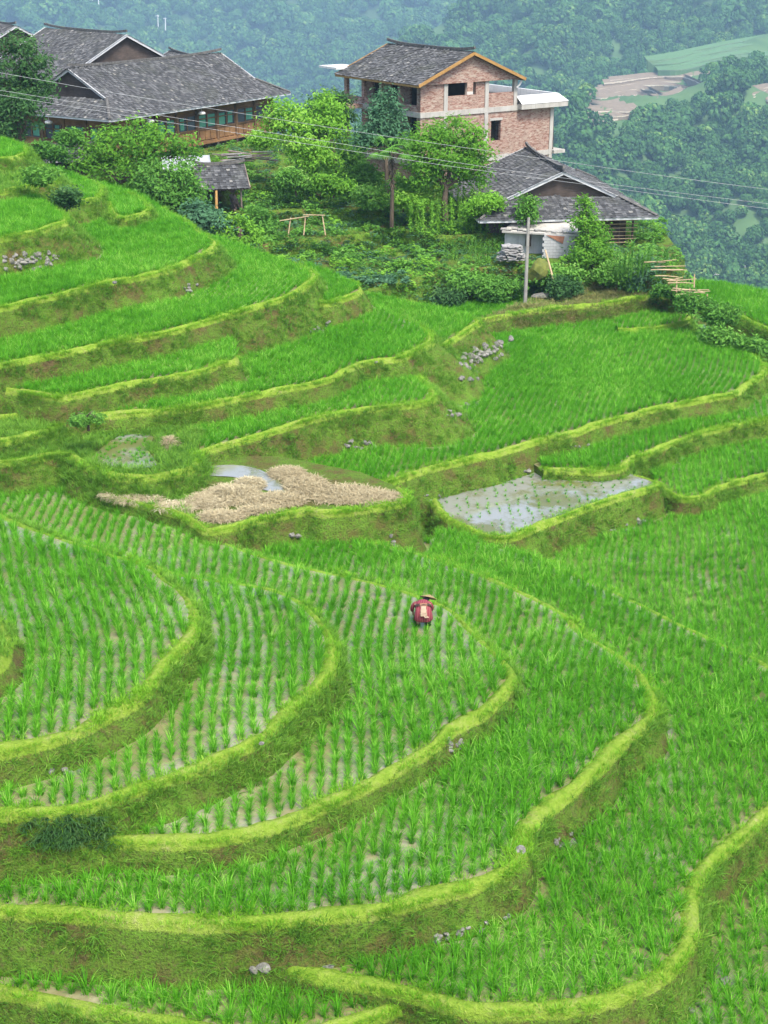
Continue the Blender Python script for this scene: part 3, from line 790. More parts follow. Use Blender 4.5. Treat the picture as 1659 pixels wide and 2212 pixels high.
# ------------------------------------------------------------------ roof builders (local frame, ridge along local x or y)
def frame(swap, W_):
    # ridge axis a, cross axis b
    return (lambda a, b, z: (b, a, z)) if swap else (lambda a, b, z: (a, b, z))
def tiles(mb, A, U, Vv, poly, tw=.23, tl=.24, r=random):
    """courses of curved tiles on a plane: A origin, U along the eave, Vv up the slope, poly in (u, v)"""
    A = np.array(A, float); U = np.array(U, float); Vv = np.array(Vv, float); N_ = np.cross(U, Vv)
    if N_[2] < 0: N_ = -N_
    poly = np.array(poly, float); lo = poly.min(0); hi = poly.max(0)
    us = np.arange(lo[0], hi[0], tw); vs2 = np.arange(lo[1] - .08, hi[1], tl)
    gu, gv = np.meshgrid(us, vs2); c = np.column_stack([gu.ravel() + tw / 2, gv.ravel() + tl / 2])
    big = poly.mean(0) + (poly - poly.mean(0)) * 1.02
    ok = inside(c, big)
    for (cu, cv) in c[ok]:
        col = int(round(cu / tw)); h0 = .035 + (.03 if col % 2 else 0) + r.uniform(0, .025); sag = .05 * nz(cu, cv, A[2], .35)
        du = r.uniform(-.012, .012); dv = r.uniform(-.03, .03); hw = tw * .56; hl = tl * .62
        pts = []
        for vv_, hh in ((cv - hl + dv, h0 + .045), (cv + hl + dv, h0)):
            for uu, ar in ((-hw, -.02), (0, .03), (hw, -.02)):
                p = A + U * (cu + uu + du) + Vv * vv_ + N_ * (hh + ar * (1 if col % 2 else -.6) + sag)
                pts.append(p)
        tone = r.random() ** 1.1 * .92 if r.random() > .014 else .97
        mb.add(pts, [(0, 1, 4, 3), (1, 2, 5, 4), (0, 3, 5, 2)] if False else [(0, 1, 4, 3), (1, 2, 5, 4)], 0, tone)
    return ok.sum()

def ridge_cap(mb, a, b, size=.16, lift=.22, n=14):
    a = Vector(a); b = Vector(b); pts = []
    for i in range(n + 1):
        t = i / n; p = a.lerp(b, t); e = abs(2 * t - 1) ** 4
        p = p + Vector((0, 0, lift * e)); pts.append(p)
    for i in range(n):
        mb.beam(pts[i], pts[i + 1], size * random.uniform(.8, 1.1), size * 1.2)
def roof(parent, La, Lb, ze, rise, inset, swap, barge=None, over=.0, fascia=None, cap=True, tile_name='roof_tiles', tw=.23, gable_mat=None):
    """hip-and-gable roof over a rectangle 0..La (ridge direction) by 0..Lb at eave height ze; inset 0 gives a plain gable.
    adds roof (with tiles, ridge and barge boards as pieces of it)"""
    f = frame(swap, 0)
    hb = Lb / 2; k = (inset / hb) if inset else 0.0; hk = rise * k
    sl = math.hypot(hb, rise)
    base = MB()
    zz = ze
    th = .1
    # planes
    def quadslab(pts):
        n_ = len(pts); lowp = [(p[0], p[1], p[2] - th) for p in pts]
        base.add(list(pts) + lowp, [tuple(range(n_)), tuple(range(2 * n_ - 1, n_ - 1, -1))] + [(i, (i + 1) % n_, n_ + (i + 1) % n_, n_ + i) for i in range(n_)])
    side0 = [f(0, 0, zz), f(La, 0, zz)] + ([f(La - inset, k * hb, zz + hk)] if inset else []) + [f(La - inset, hb, zz + rise), f(inset, hb, zz + rise)] + ([f(inset, k * hb, zz + hk)] if inset else [])
    side1 = [f(0, Lb, zz), f(La, Lb, zz)] + ([f(La - inset, Lb - k * hb, zz + hk)] if inset else []) + [f(La - inset, hb, zz + rise), f(inset, hb, zz + rise)] + ([f(inset, Lb - k * hb, zz + hk)] if inset else [])
    quadslab(side0); quadslab(side1)
    if inset:
        for e in (0, 1):
            x0 = 0 if e == 0 else La; x1 = inset if e == 0 else La - inset
            quadslab([f(x0, 0, zz), f(x0, Lb, zz), f(x1, Lb - k * hb, zz + hk), f(x1, k * hb, zz + hk)])
    ro = base.build('roof', M['wood_dark'], parent)
    tm = MB()
    def vec(a, b, z): return np.array(f(a, b, z)) - np.array(f(0, 0, 0))
    up0 = vec(0, hb, rise) / sl; up1 = vec(0, -hb, rise) / sl; U = vec(1, 0, 0)
    ks = k * sl
    pl = [(0, 0), (La, 0)] + ([(La - inset, ks)] if inset else []) + [(La - inset, sl), (inset, sl)] + ([(inset, ks)] if inset else [])
    tiles(tm, np.array(f(0, 0, zz)), U, up0, pl, tw); tiles(tm, np.array(f(0, Lb, zz)), U, up1, pl, tw)
    if inset:
        se = math.hypot(inset, hk)
        for e in (0, 1):
            s = 1 if e == 0 else -1
            tiles(tm, np.array(f(0 if e == 0 else La, 0, zz)), vec(0, 1, 0), vec(s * inset, 0, hk) / se, [(0, 0), (Lb, 0), (Lb - k * hb, se), (k * hb, se)], tw)
    t_ = tm.build(tile_name, M['tile'], ro); tag(t_, kind='stuff')
    if cap:
        rm = MB(); ridge_cap(rm, f(inset - .1, hb, zz + rise + .14), f(La - inset + .1, hb, zz + rise + .14)); rm.build('ridge', M['ridge'], ro)
        if inset:
            for a0, b0 in ((0, 0), (La, 0), (0, Lb), (La, Lb)):
                p0 = f(a0, b0, zz + .08); p1 = f(inset if a0 == 0 else La - inset, k * hb if b0 == 0 else Lb - k * hb, zz + hk + .1)
                hm = MB(); hm.tube([p0, p1], [.11, .11], 5); hm.build('hip_ridge', M['ridge'], ro)
    for e in (0, 1):
        xa = inset if e == 0 else La - inset; s = -1 if e == 0 else 1
        gm = MB()
        gm.add([f(xa - s * .35, k * hb + .1, zz + hk - .02), f(xa - s * .35, Lb - k * hb - .1, zz + hk - .02), f(xa - s * .35, hb, zz + rise - .08)], [(0, 1, 2)])
        g_ = gm.build('gable', gable_mat or M['wood_dark'], parent)
        if barge:
            bm_ = MB()
            bm_.beam(f(xa + s * .06, k * hb - .05, zz + hk - .02), f(xa + s * .06, hb, zz + rise - .02), .06, .2)
            bm_.beam(f(xa + s * .06, Lb - k * hb + .05, zz + hk - .02), f(xa + s * .06, hb, zz + rise - .02), .06, .2)
            bm_.build('barge_board', barge, ro)
    if fascia:
        for (p0, p1) in ((f(0, -.05, zz - .06), f(La, -.05, zz - .06)), (f(0, Lb + .05, zz - .06), f(La, Lb + .05, zz - .06)), (f(-.05, 0, zz - .06), f(-.05, Lb, zz - .06)), (f(La + .05, 0, zz - .06), f(La + .05, Lb, zz - .06))):
            if not inset and (p0[1 if not swap else 0] != p1[1 if not swap else 0]): continue
            fm_ = MB(); fm_.beam(p0, p1, .05, .14); fm_.build('fascia', fascia, ro)
    return ro
def wallbox(parent, name, x0, x1, y0, y1, z0, z1, mat):
    mb = MB(); mb.box(((x0 + x1) / 2, (y0 + y1) / 2, (z0 + z1) / 2), (x1 - x0, y1 - y0, z1 - z0)); return mb.build(name, mat, parent)

# ------------------------------------------------------------------ large wooden guesthouse, upper left
def window_unit(parent, x, y, z, w_, h_, along='x', curtain=True, seed=0):
    """frame with mullions, panes behind, curtain cloth; faces -y (along x) or -x (along y)"""
    f = (lambda a, b, c: (x + a, y + b, z + c)) if along == 'x' else (lambda a, b, c: (x + b, y + a, z + c))
    s = (lambda a, b, c: (a, b, c)) if along == 'x' else (lambda a, b, c: (b, a, c))
    mb = MB(); t = .07
    for a in (-w_ / 2, w_ / 2, 0): mb.box(f(a, 0, h_ / 2), s(t, .08, h_))
    for c in (0, h_ * .68, h_): mb.box(f(0, -.005, c), s(w_ + t, .08, t))
    wo = mb.build('window', M['post'], parent)
    for a in (-w_ / 4, w_ / 4):
        pm = MB(); pm.box(f(a, .06, h_ / 2), s(w_ / 2 - .05, .02, h_ - .05)); pm.build('pane', M['glass'], wo)
        if curtain and random.random() < .6:
            cm = MB(); cw_ = (w_ / 2 - .1) * random.uniform(.45, 1.0)
            cm.box(f(a + random.uniform(-.05, .05), .035, h_ * random.uniform(.48, .56)), s(cw_, .015, h_ * .78)); cm.build('curtain', M['curtain'], wo)
    return wo

N0 = PD(237, 260, 102)
HB = 2.0
gh = empty('wooden_house', (N0[0], N0[1], HB), R(58))
tag(gh, 'large two storey brown wooden house with long grey tiled roof and green curtains', 'house')
EZ = N0[2] - HB; LA, LB = 22.7, 11.5
roof(gh, LA, LB, EZ, 3.15, 2.1, False, M['white_edge'], fascia=M['white_edge'])
ws = 1.15
FZ = EZ - 2.95                           # upper floor level
wallbox(gh, 'wall', ws, LA - ws, ws, LB - ws, FZ + .02, EZ + .25, M['wood'])
wallbox(gh, 'lower_wall', ws + .7, LA - ws - .4, ws + .7, LB - ws, -1.5, FZ, M['wood_grey'])
wallbox(gh, 'floor_beam', ws - .12, LA - ws + .1, ws - .12, LB - ws + .1, FZ - .22, FZ + .02, M['wood'])
nb = 8; bw = (LA - 2 * ws) / nb
for i in range(nb + 1):
    x = ws + i * bw
    pm = MB(); pm.box((x, ws - .07, (FZ + EZ) / 2), (.2, .16, EZ - FZ)); pm.build('post', M['post'], gh)
    pm = MB(); pm.box((x, ws - .02, FZ / 2 - .9), (.2, .2, FZ + 1.4)); pm.build('lower_post', M['wood_dark'], gh)
for i in range(nb):
    x = ws + (i + .5) * bw
    window_unit(gh, x, ws - .06, FZ + 1.0, bw * .86, 1.15, 'x', True)
    pm = MB(); pm.box((x, ws - .05, FZ + .95), (bw - .22, .06, .1)); pm.build('rail', M['post'], gh)
    for c in (-.5, 0, .5):
        pm = MB(); pm.box((x + c * bw * .55, ws - .045, FZ + .48), (bw * .24, .05, .7)); pm.build('panel', M['wood'], gh)
    pm = MB(); pm.box((x, ws - .03, EZ - .12), (bw - .22, .06, .3)); pm.build('header', M['wood_dark'], gh)
for j in range(4):
    y = ws + (j + .5) * (LB - 2 * ws) / 4
    window_unit(gh, ws - .06, y, FZ + 1.0, 1.75, 1.15, 'y', True)
    pm = MB(); pm.box((ws - .07, y + 1.15, (FZ + EZ) / 2), (.16, .18, EZ - FZ)); pm.build('post', M['post'], gh)
# lower storey at the far end: plank doors and a wide glazed window
for i, (x, w_, m_) in enumerate([(11.5, 1.6, 'wood_grey'), (13.6, 1.5, 'wood_grey'), (15.4, 1.4, 'wood_grey'), (17.0, 1.3, 'wood')]):
    for k_ in range(5):
        pm = MB(); pm.box((x - w_ / 2 + (k_ + .5) * w_ / 5, ws + .64, FZ / 2 - .3), (w_ / 5 - .025, .06 + .02 * (k_ % 2), FZ + .2)); pm.build('plank', M[m_], gh)
window_unit(gh, 19.4, ws + .62, .4, 2.4, 1.5, 'x', True)
for i, x in enumerate((4.8, 11.0)):
    lm = MB(); lm.tube([(x, .3, EZ - .1), (x, .3, EZ - .45)], [.02, .02], 4)
    lm.tube([(x, .3, EZ - .42), (x, .3, EZ - .5), (x, .3, EZ - .62), (x, .3, EZ - .7)], [.1, .3, .3, .12], 10); lm.build('lamp', M['white_wall'], gh)
lm = MB(); lm.tube([(.3, 6.5, EZ - .1), (.3, 6.5, EZ - .45)], [.02, .02], 4); lm.tube([(.3, 6.5, EZ - .42), (.3, 6.5, EZ - .5), (.3, 6.5, EZ - .62), (.3, 6.5, EZ - .7)], [.1, .3, .3, .12], 10); lm.build('lamp', M['white_wall'], gh)

def back_house(apex_px, d, rz, length, half, rise, inset, label, wall_h=4.5):
    """house whose near gable apex is seen at apex_px; ridge runs away along local y"""
    a = PD(*apex_px, d)
    c, s = math.cos(rz), math.sin(rz)
    ox = a[0] - (half * c) + inset * (s); oy = a[1] - (half * s) - inset * c
    zb = a[2] - rise - wall_h
    h_ = empty('wooden_house', (ox, oy, zb), rz); tag(h_, label, 'house', None)
    roof(h_, length, half * 2, wall_h, rise, inset, True, M['white_edge'])
    wallbox(h_, 'wall', .9, half * 2 - .9, .9, length - .9, -1, wall_h + .2, M['wood_dark'])
    for y in np.linspace(1, length - 1, 5):
        pm = MB(); pm.box((.88, y, wall_h / 2), (.2, .2, wall_h)); pm.build('post', M['post'], h_)
    return h_
h2 = back_house((273, 76), 119, R(42), 15, 7.2, 3.7, .6, 'tall grey tiled wooden house with wide dark gable behind the long roof')
h3 = back_house((452, 131), 131, R(25), 14, 5.5, 3.0, .6, 'wooden house mostly hidden behind the far end of the long roof')
h0 = back_house((34, 57), 132, R(32), 12, 5.0, 2.6, .6, 'grey tiled roof end cut off at the upper left corner')

# ------------------------------------------------------------------ unfinished brick house
Nc = PD(905, 186, 95)
BZ = 1.5
bh = empty('brick_house', (Nc[0], Nc[1], BZ), R(34.5))
tag(bh, 'unfinished red brick house with concrete frame and grey tiled roof', 'house')
eb = Nc[2] - BZ; s2 = 8.6 - BZ; s1 = 5.2 - BZ; DY = 10.2; RX = 9.4; TX = 12.9
f0 = .55
roof(bh, DY + .3, RX, eb, 1.95, 0, True, M['orange'], fascia=M['orange'], gable_mat=M['brick'])
W = lambda n, x0, x1, y0, y1, z0, z1, m: wallbox(bh, n, x0, x1, y0, y1, z0, z1, M[m])
# gable side, lower storeys
W('wall', f0, 6.85, f0, f0 + .25, -1.5, s2 - .36, 'brick')
W('wall', 7.75, TX - .3, f0, f0 + .25, -1.5, s2 - .36, 'brick')
W('wall', 6.85, 7.75, f0, f0 + .25, -1.5, s1 + 1.0, 'brick')
W('wall', 6.85, 7.75, f0, f0 + .25, s1 + 2.55, s2 - .36, 'brick')
W('lintel', 6.72, 7.88, f0 - .03, f0 + .1, s1 + 2.45, s1 + 2.62, 'concrete')
W('room_shade_sheet', 6.72, 7.88, f0 + .8, f0 + .85, s1 + .8, s1 + 2.7, 'dark')  # thin dark sheet behind the window, painting the unlit room
W('wall', TX - .55, TX - .3, f0 + .25, DY, -1.5, s2 - .36, 'brick')
# slabs
for z_ in (s1, s2):
    W('floor_slab', f0 - .06, TX - .25, f0 - .08, DY + .1, z_ - .36, z_, 'concrete')
# columns
for x in (2.7, 6.35):
    W('column', x - .16, x + .16, f0 - .07, f0 + .2, s1, eb + .12, 'concrete')
W('column', 8.85, 9.15, f0 - .07, f0 + .2, s2, eb + .1, 'concrete')
W('column', TX - .5, TX - .18, f0 - .07, f0 + .2, -1.5, s2 - .36, 'concrete')
W('column', 8.85, 9.15, 5.0, 5.3, s2, eb + .1, 'concrete'); W('column', 8.85, 9.15, DY - .6, DY - .3, s2, eb + .1, 'concrete')
# upper storey gable side
W('wall', f0, 2.55, f0, f0 + .25, s2, eb + .1, 'brick')
W('parapet', 2.85, 8.85, f0, f0 + .22, s2, s2 + .95, 'brick')
W('wall', 5.4, 6.2, f0 + .02, f0 + .24, s2 + .95, eb + .1, 'brick')
W('inner_shade_panel', 2.8, 6.3, f0 + 2.2, f0 + 2.4, s2, eb + .3, 'dark')  # near-black panel paints the shade behind the upper opening
W('mullion', 4.5, 4.62, f0 + .06, f0 + .16, s2 + .95, eb + .05, 'wood_grey')
W('beam', 2.4, 9.15, f0 - .05, f0 + .24, eb + .1, eb + .38, 'concrete')
gm = MB(); hw = RX / 2
gm.add([(f0 + .5, f0, eb + .36), (RX - f0 - .1, f0, eb + .36), (hw, f0, eb + 1.78), (f0 + .5, f0 + .2, eb + .36), (RX - f0 - .1, f0 + .2, eb + .36), (hw, f0 + .2, eb + 1.78)], [(0, 1, 2), (5, 4, 3), (0, 2, 5, 3), (2, 1, 4, 5)])
gm.build('gable_wall', M['brick'], bh)
for x in (3.5, 5.5):
    hm = MB(); hm.tube([(x, f0 - .02, eb + .75), (x, f0 + .04, eb + .75)], [.12, .12], 8); hm.build('vent_shade_disc', M['dark'], bh)  # dark disc on the brick, painting the shade in a small hole
# balcony side (local x = f0), two open storeys with brick piers
for z_ in (s1, s2):
    top_ = (s2 - .36) if z_ == s1 else eb + .1
    for y in np.linspace(f0 + .1, DY - .3, 5):
        W('pier', f0, f0 + .24, y, y + .34, z_, top_, 'brick' if y > 1 else 'brick')
    W('parapet', f0, f0 + .2, f0 + .3, DY, z_, z_ + .42, 'brick')
    W('balcony_wall', f0 + 1.7, f0 + 1.9, f0 + .3, DY, z_, top_ + .2, 'dark')  # back wall with the verandah shade put into its colour
    for y in np.linspace(1.6, DY - 1.5, 4):
        W('balcony_pier', f0 + 1.55, f0 + 1.7, y, y + .9, z_, top_, 'brick')
W('wall', f0 + .02, f0 + .24, f0 + .25, DY, -1.5, s1 - .36, 'brick')
W('side_slab', f0 - 1.3, f0 - .06, DY - 2.5, DY + .1, s2 - .3, s2 - .02, 'brick')
W('awning', f0 - .6, f0 + 1.5, DY + .2, DY + 2.6, eb + .35, eb + .5, 'white_wall')
# open terrace with white coping
W('cornice', 9.2, TX + .75, f0 - .55, f0 - .1, s2 - .28, s2 + .08, 'concrete')
mb = MB()
mb.add([(9.2, f0 - .58, s2 + .09), (TX + .8, f0 - .58, s2 + .09), (TX + .3, f0 + .1, s2 + .62), (9.2, f0 + .1, s2 + .62), (9.2, f0 + .3, s2 + .62), (TX + .1, f0 + .3, s2 + .62), (9.2, f0 + .3, s2), (TX + .1, f0 + .3, s2)], [(0, 1, 2, 3), (3, 2, 5, 4), (4, 5, 7, 6)])
mb.add([(TX + .8, f0 - .58, s2 + .09), (TX + .8, DY, s2 + .09), (TX + .3, DY, s2 + .62), (TX + .3, f0 + .1, s2 + .62), (TX + .1, DY, s2 + .62), (TX + .1, f0 + .3, s2 + .62), (TX + .1, DY, s2), (TX + .1, f0 + .3, s2)], [(0, 1, 2, 3), (3, 2, 4, 5), (5, 4, 6, 7)])
mb.build('coping', M['white_wall'], bh)
W('cornice', TX + .1, TX + .75, f0 - .1, DY, s2 - .28, s2 + .08, 'concrete')
W('parapet', 7.2, TX + .3, DY - .2, DY, s2, s2 + .9, 'brick')
W('coping_top', 7.2, TX + .3, DY - .26, DY + .06, s2 + .9, s2 + 1.0, 'white_wall')
W('balcony_slab', TX - .2, TX + .9, f0 - .3, f0 + 3, s1 - .3, s1 - .06, 'concrete')
for i in range(6):
    pm = MB(); x = TX + .1 + .12 * i; y = f0 + .2 + .55 * i
    pm.tube([(x, y, s1 - .06), (x + random.uniform(-.1, .1), y + .05, s2 - .3)], [.045, .04], 6); pm.build('scaffold_pole', M['wood_dark'], bh)
pm = MB(); pm.tube([(RX - .12, f0 - .35, eb - .15), (RX - .3, f0 - .3, eb - .45), (RX - .45, f0 - .2, eb - .6)], [.07, .07, .07], 6); pm.build('drain_pipe', M['white_wall'], bh)

# ------------------------------------------------------------------ lower right wooden house on stilts
ap = PD(1217, 377, 88)
half = 5.7; rz_ = R(7); ins = 2.0
c, s = math.cos(rz_), math.sin(rz_)
Zb = .9; ez = 3.55 - Zb
rh = empty('stilt_house', (ap[0] - half * c + ins * s, ap[1] - half * s - ins * c, Zb), rz_)
tag(rh, 'dark wooden stilt house with mossy grey roof below the brick house', 'house')
roof(rh, 15, half * 2, ez, 6.1 - 3.55, ins, True, M['white_edge'], fascia=M['white_edge'])
wallbox(rh, 'wall', 1.2, 9.85, 1.5, 13.5, .55, ez + .2, M['wood_dark'])
wallbox(rh, 'floor_deck', 1.0, 10.2, .7, 13.5, .38, .53, M['wood_grey'])
for i in range(8):
    z_ = .68 + i * .235
    sm_ = MB(); sm_.tube([(7.0, .78, z_), (10.25 + random.uniform(-.1, .25), .76, z_ + random.uniform(-.03, .03))], [.03, .025], 5); sm_.build('slat', M['bamboo'], rh)
for x in (7.1, 8.2, 9.2, 10.1):
    pm = MB(); pm.tube([(x, .85, -1.3), (x, .85, ez - .1)], [.08, .07], 6); pm.build('post', M['wood_dark'], rh)
for i in range(9):
    pm = MB(); pm.box((1.3 + i * .95, 1.46, 1.6), (.9, .05, 2.2)); pm.build('board', M['wood_dark'], rh)
for x, y in ((9.8, 2.4), (8.5, 2.0), (9.4, 4)):
    pm = MB(); pm.tube([(x, y, -1.5), (x, y, .4)], [.1, .09], 6); pm.build('stilt', M['wood_dark'], rh)
# lean-to roof in front of the stilt house
a = PD(1178, 474, 87)
lt = empty('lean_to', (a[0], a[1], 1.6), R(12)); tag(lt, 'small sloping tile lean to roof in front of the stilt house', 'shed')
lz = a[2] - 1.6
mb = MB(); mb.add([(-1.2, 0, lz), (1.9, 0, lz + .15), (1.6, 2.2, lz + 1.0), (-.3, 2.2, lz + .9), (-1.2, 0, lz - .08), (1.9, 0, lz + .07), (1.6, 2.2, lz + .92), (-.3, 2.2, lz + .82)], [(0, 1, 2, 3), (7, 6, 5, 4), (0, 4, 5, 1), (1, 5, 6, 2), (3, 2, 6, 7), (0, 3, 7, 4)])
lr = mb.build('roof', M['wood_dark'], lt)
tm = MB(); tiles(tm, (-1.2, 0, lz), (1, 0, .05), np.array((0, 2.2, .95)) / 2.4, [(0, 0), (3.1, 0), (2.8, 2.4), (.9, 2.4)], .2); tag(tm.build('roof_tiles', M['tile'], lr), kind='stuff')
for x in (-.9, 1.6):
    pm = MB(); pm.tube([(x, .2, -.6), (x, .2, lz)], [.06, .06], 6); pm.build('post', M['wood_dark'], lt)
wallbox(lt, 'wall', -.9, 1.6, 1.9, 2.0, -.6, lz + .8, M['wood_dark'])

# ------------------------------------------------------------------ grey block shed: every block laid singly
a = PD(1176, 503, 85.5); b = PD(1243, 500, 85.0)
sh = empty('block_shed', (a[0], a[1], a[2] - 2.1), R(-4)); tag(sh, 'small grey concrete block shed with pale slab roof', 'shed')
wsd = float(np.linalg.norm(b - a)); hsd = 2.0
bm_ = MB(); bm_.box((0, 0, 0), (.37, .17, .165)); blk = bm_.mesh('block', M['block'])
rows_ = 11; colsn = int(wsd / .385)
for r_ in range(rows_):
    for c_ in range(colsn + (r_ % 2)):
        x = .19 + c_ * .385 - (.19 if r_ % 2 else 0)
        x = min(max(x, .1), wsd - .1)
        link('block', blk, sh, (x, .085 + random.uniform(-.008, .008), .09 + r_ * .18), (0, 0, random.uniform(-.015, .015)))
    for c_ in range(7):
        x = -.0 + .085; y = .2 + .19 + c_ * .385 - (.19 if r_ % 2 else 0)
        link('block', blk, sh, (x + random.uniform(-.006, .006), y, .09 + r_ * .18), (0, 0, R(90)))
wallbox(sh, 'mortar', .03, wsd - .03, .03, .14, 0, hsd, M['concrete']); wallbox(sh, 'mortar', .03, .14, .14, 2.9, 0, hsd, M['concrete'])
wallbox(sh, 'side_wall', -2.4, 0, 1.3, 1.42, .2, hsd - .02, M['block'])
wallbox(sh, 'side_wall', wsd - .17, wsd, .17, 2.9, 0, hsd, M['block'])
mb = MB()
mb.add([(-2.6, .9, hsd), (wsd + .2, -.15, hsd + .02), (wsd + .1, 2.6, hsd + .55), (-1.2, 3.0, hsd + .75), (-2.6, .9, hsd - .1), (wsd + .2, -.15, hsd - .08), (wsd + .1, 2.6, hsd + .45), (-1.2, 3.0, hsd + .65)], [(0, 1, 2, 3), (7, 6, 5, 4), (0, 4, 5, 1), (1, 5, 6, 2), (2, 6, 7, 3), (3, 7, 4, 0)])
rf_ = mb.build('roof', M['concrete'], sh)
for i in range(14):
    t = i / 13; x = -2.5 + (wsd + 2.6) * t; y = .9 - 1.0 * t
    sm_ = MB(); sm_.box((0, 0, 0), (.34, .26, .06)); o = sm_.build('slab', M['slate'] if i % 3 == 0 else M['concrete'], rf_)
    o.location = (x, y + .12 + random.uniform(0, .25), hsd + .1 + random.uniform(0, .08)); o.rotation_euler = (random.uniform(-.1, .25), random.uniform(-.1, .1), random.uniform(-.4, .4))
mb = MB(); mb.add([(.1, -.03, hsd - .02), (1.25, -.03, hsd - .1), (1.15, -.05, hsd - .55), (.1, -.03, hsd - .02), ], [(0, 1, 2)]); mb.add([(.1, -.045, hsd - .02), (1.25, -.045, hsd - .1), (1.15, -.065, hsd - .55)], [(2, 1, 0)])
mb.build('rusty_sheet', M['rust'], sh)

# ------------------------------------------------------------------ small sheds by the guesthouse
a = PD(429, 410, 90)
z0 = 2.2
ss = empty('firewood_shed', (a[0], a[1], z0), R(14)); tag(ss, 'old firewood shed with sagging grey tiles and split logs', 'shed')
e_ = a[2] - z0
roof(ss, 3.3, 4.4, e_, 1.15, 0, False, M['wood_grey'], tw=.21, tile_name='roof_tiles')
for x, y in ((.2, .3), (2.8, .3), (2.8, 4.1), (.2, 4.1)):
    pm = MB(); pm.tube([(x, y, -.6), (x, y, e_)], [.07, .06], 6); pm.build('post', M['wood_grey'], ss)
wallbox(ss, 'back_wall', .1, 2.9, 4.0, 4.06, -.6, e_, M['wood_dark'])
pm = MB(); pm.beam((2.86, 0, e_ - .1), (2.86, 4.3, e_ - .1), .09, .12); pm.build('tie_beam', M['wood_grey'], ss)
pm = MB(); pm.beam((2.86, 2.2, e_ - .1), (2.86, 2.2, e_ + 1.0), .09, .09); pm.build('king_post', M['wood_grey'], ss)
mb = MB(); mb.box((0, 0, 0), (.1, 1.5, .09)); lg = mb.mesh('log', M['wood_grey'])
for i in range(22):
    o = link('firewood_log', lg, None); zz = z0 + .75 + (i // 3) * .13
    l = Matrix.Rotation(R(14), 4, 'Z') @ Vector((2.4 + (i % 3) * .13, 1.35 + random.uniform(-.1, .5), 0))
    o.location = (a[0] + l.x, a[1] + l.y, zz); o.rotation_euler = (R(random.uniform(6, 14)), 0, R(14 + random.uniform(-5, 5))); o.scale = (random.uniform(.8, 1.2), random.uniform(.8, 1.1), random.uniform(.7, 1.2))
    tag(o, 'weathered split log in the pile inside the firewood shed', 'log', 'split logs in the firewood shed')
for i in range(4):
    pm = MB(); pm.box((2.95, .75 + i * .55, .1), (.04, .5, 1.0 - .06 * i)); pm.build('board', M['tin'] if i % 2 == 0 else M['wood_grey'], ss)
p0 = PD(467, 412, 88.6); p1 = PD(468, 460, 88.6)
pm = MB(); pm.tube([(0, 0, 0), tuple(p0 - p1)], [.1, .085], 8); o = pm.build('timber_post', M['orange']); o.location = p1; tag(o, 'bright orange timber post standing before the firewood shed', 'post')
a = PD(449, 366, 96)
th_ = empty('tin_hut', (a[0] - 3.0, a[1] - .6, a[2] - 1.6), R(12)); tag(th_, 'low hut with pale grey metal sheet roof above the firewood shed', 'shed')
for i in range(5):
    mb = MB(); x0 = i * .66
    for k_ in range(2):
        pass
    mb.add([(x0, 0, 1.6), (x0 + .7, 0, 1.6), (x0 + .7, 1.5, 2.35), (x0, 1.5, 2.35), (x0, 0, 1.57), (x0 + .7, 0, 1.57), (x0 + .7, 1.5, 2.32), (x0, 1.5, 2.32)], [(0, 1, 2, 3), (4, 7, 6, 5), (0, 4, 5, 1), (1, 5, 6, 2)])
    mb.box((x0 + .68, .75, 1.99), (.04, 1.66, .05), M=Matrix.Rotation(math.atan(.5), 4, 'X'))
    mb.build('roof_sheet', M['tin'], th_)
mb = MB(); mb.add([(0, 1.5, 2.34), (3.3, 1.5, 2.34), (3.3, 3.2, 1.5), (0, 3.2, 1.5)], [(0, 1, 2, 3)]); mb.build('back_slope', M['wood_dark'], th_)
mb = MB(); mb.add([(3.25, .1, 1.55), (3.25, 3.1, 1.5), (3.25, 1.5, 2.28)], [(0, 1, 2)]); mb.build('gable', M['dark'], th_)
wallbox(th_, 'wall', .2, 3.1, .3, 3, -.5, 1.5, M['wood_dark'])
a = PD(92, 352, 92)
lr_ = empty('low_shed', (a[0], a[1], a[2] - 1.5), R(10)); tag(lr_, 'low shed with grey tiled roof half hidden by the bushy tree', 'shed')
roof(lr_, 3.6, 3.0, 1.5, .8, 0, False, None, tw=.21)
wallbox(lr_, 'wall', .3, 3.3, .4, 2.6, -1, 1.5, M['wood_dark'])
# tall brown side wing beyond the guesthouse end
# ------------------------------------------------------------------ trees
M['leaf_bright'] = leafmat('leaf_bright', (0.065, 0.20, 0.018), (0.20, 0.43, 0.04), 0.45, (0.36, 0.58, 0.10))
M['leaf_mid'] = leafmat('leaf_mid', (0.04, 0.14, 0.022), (0.14, 0.33, 0.045), 0.4, (0.28, 0.47, 0.11))
M['leaf_dark'] = leafmat('leaf_dark', (0.016, 0.06, 0.018), (0.06, 0.15, 0.04), 0.35, (0.13, 0.22, 0.07))
M['leaf_blue'] = leafmat('leaf_blue', (0.025, 0.085, 0.04), (0.09, 0.21, 0.10), 0.35, (0.21, 0.34, 0.20))
M['bark'] = mat_wood('bark', (.06, .045, .03), (.13, .10, .07), (8, 8, 1))

def leaf(mb, p, nrm, s, tone, r):
    q = Vector(nrm).to_track_quat('Z', 'X'); a = r.uniform(0, 6.283); c_, s_ = math.cos(a), math.sin(a)
    pts = []
    for x, y, z_ in ((-1, 0, 0), (0, -.42, .12), (1, 0, -.1), (0, .42, .12)):
        pts.append(Vector(p) + q @ Vector(((x * c_ - y * s_) * s, (x * s_ + y * c_) * s, z_ * s)))
    mb.add(pts, [(0, 1, 2, 3)], 0, tone)

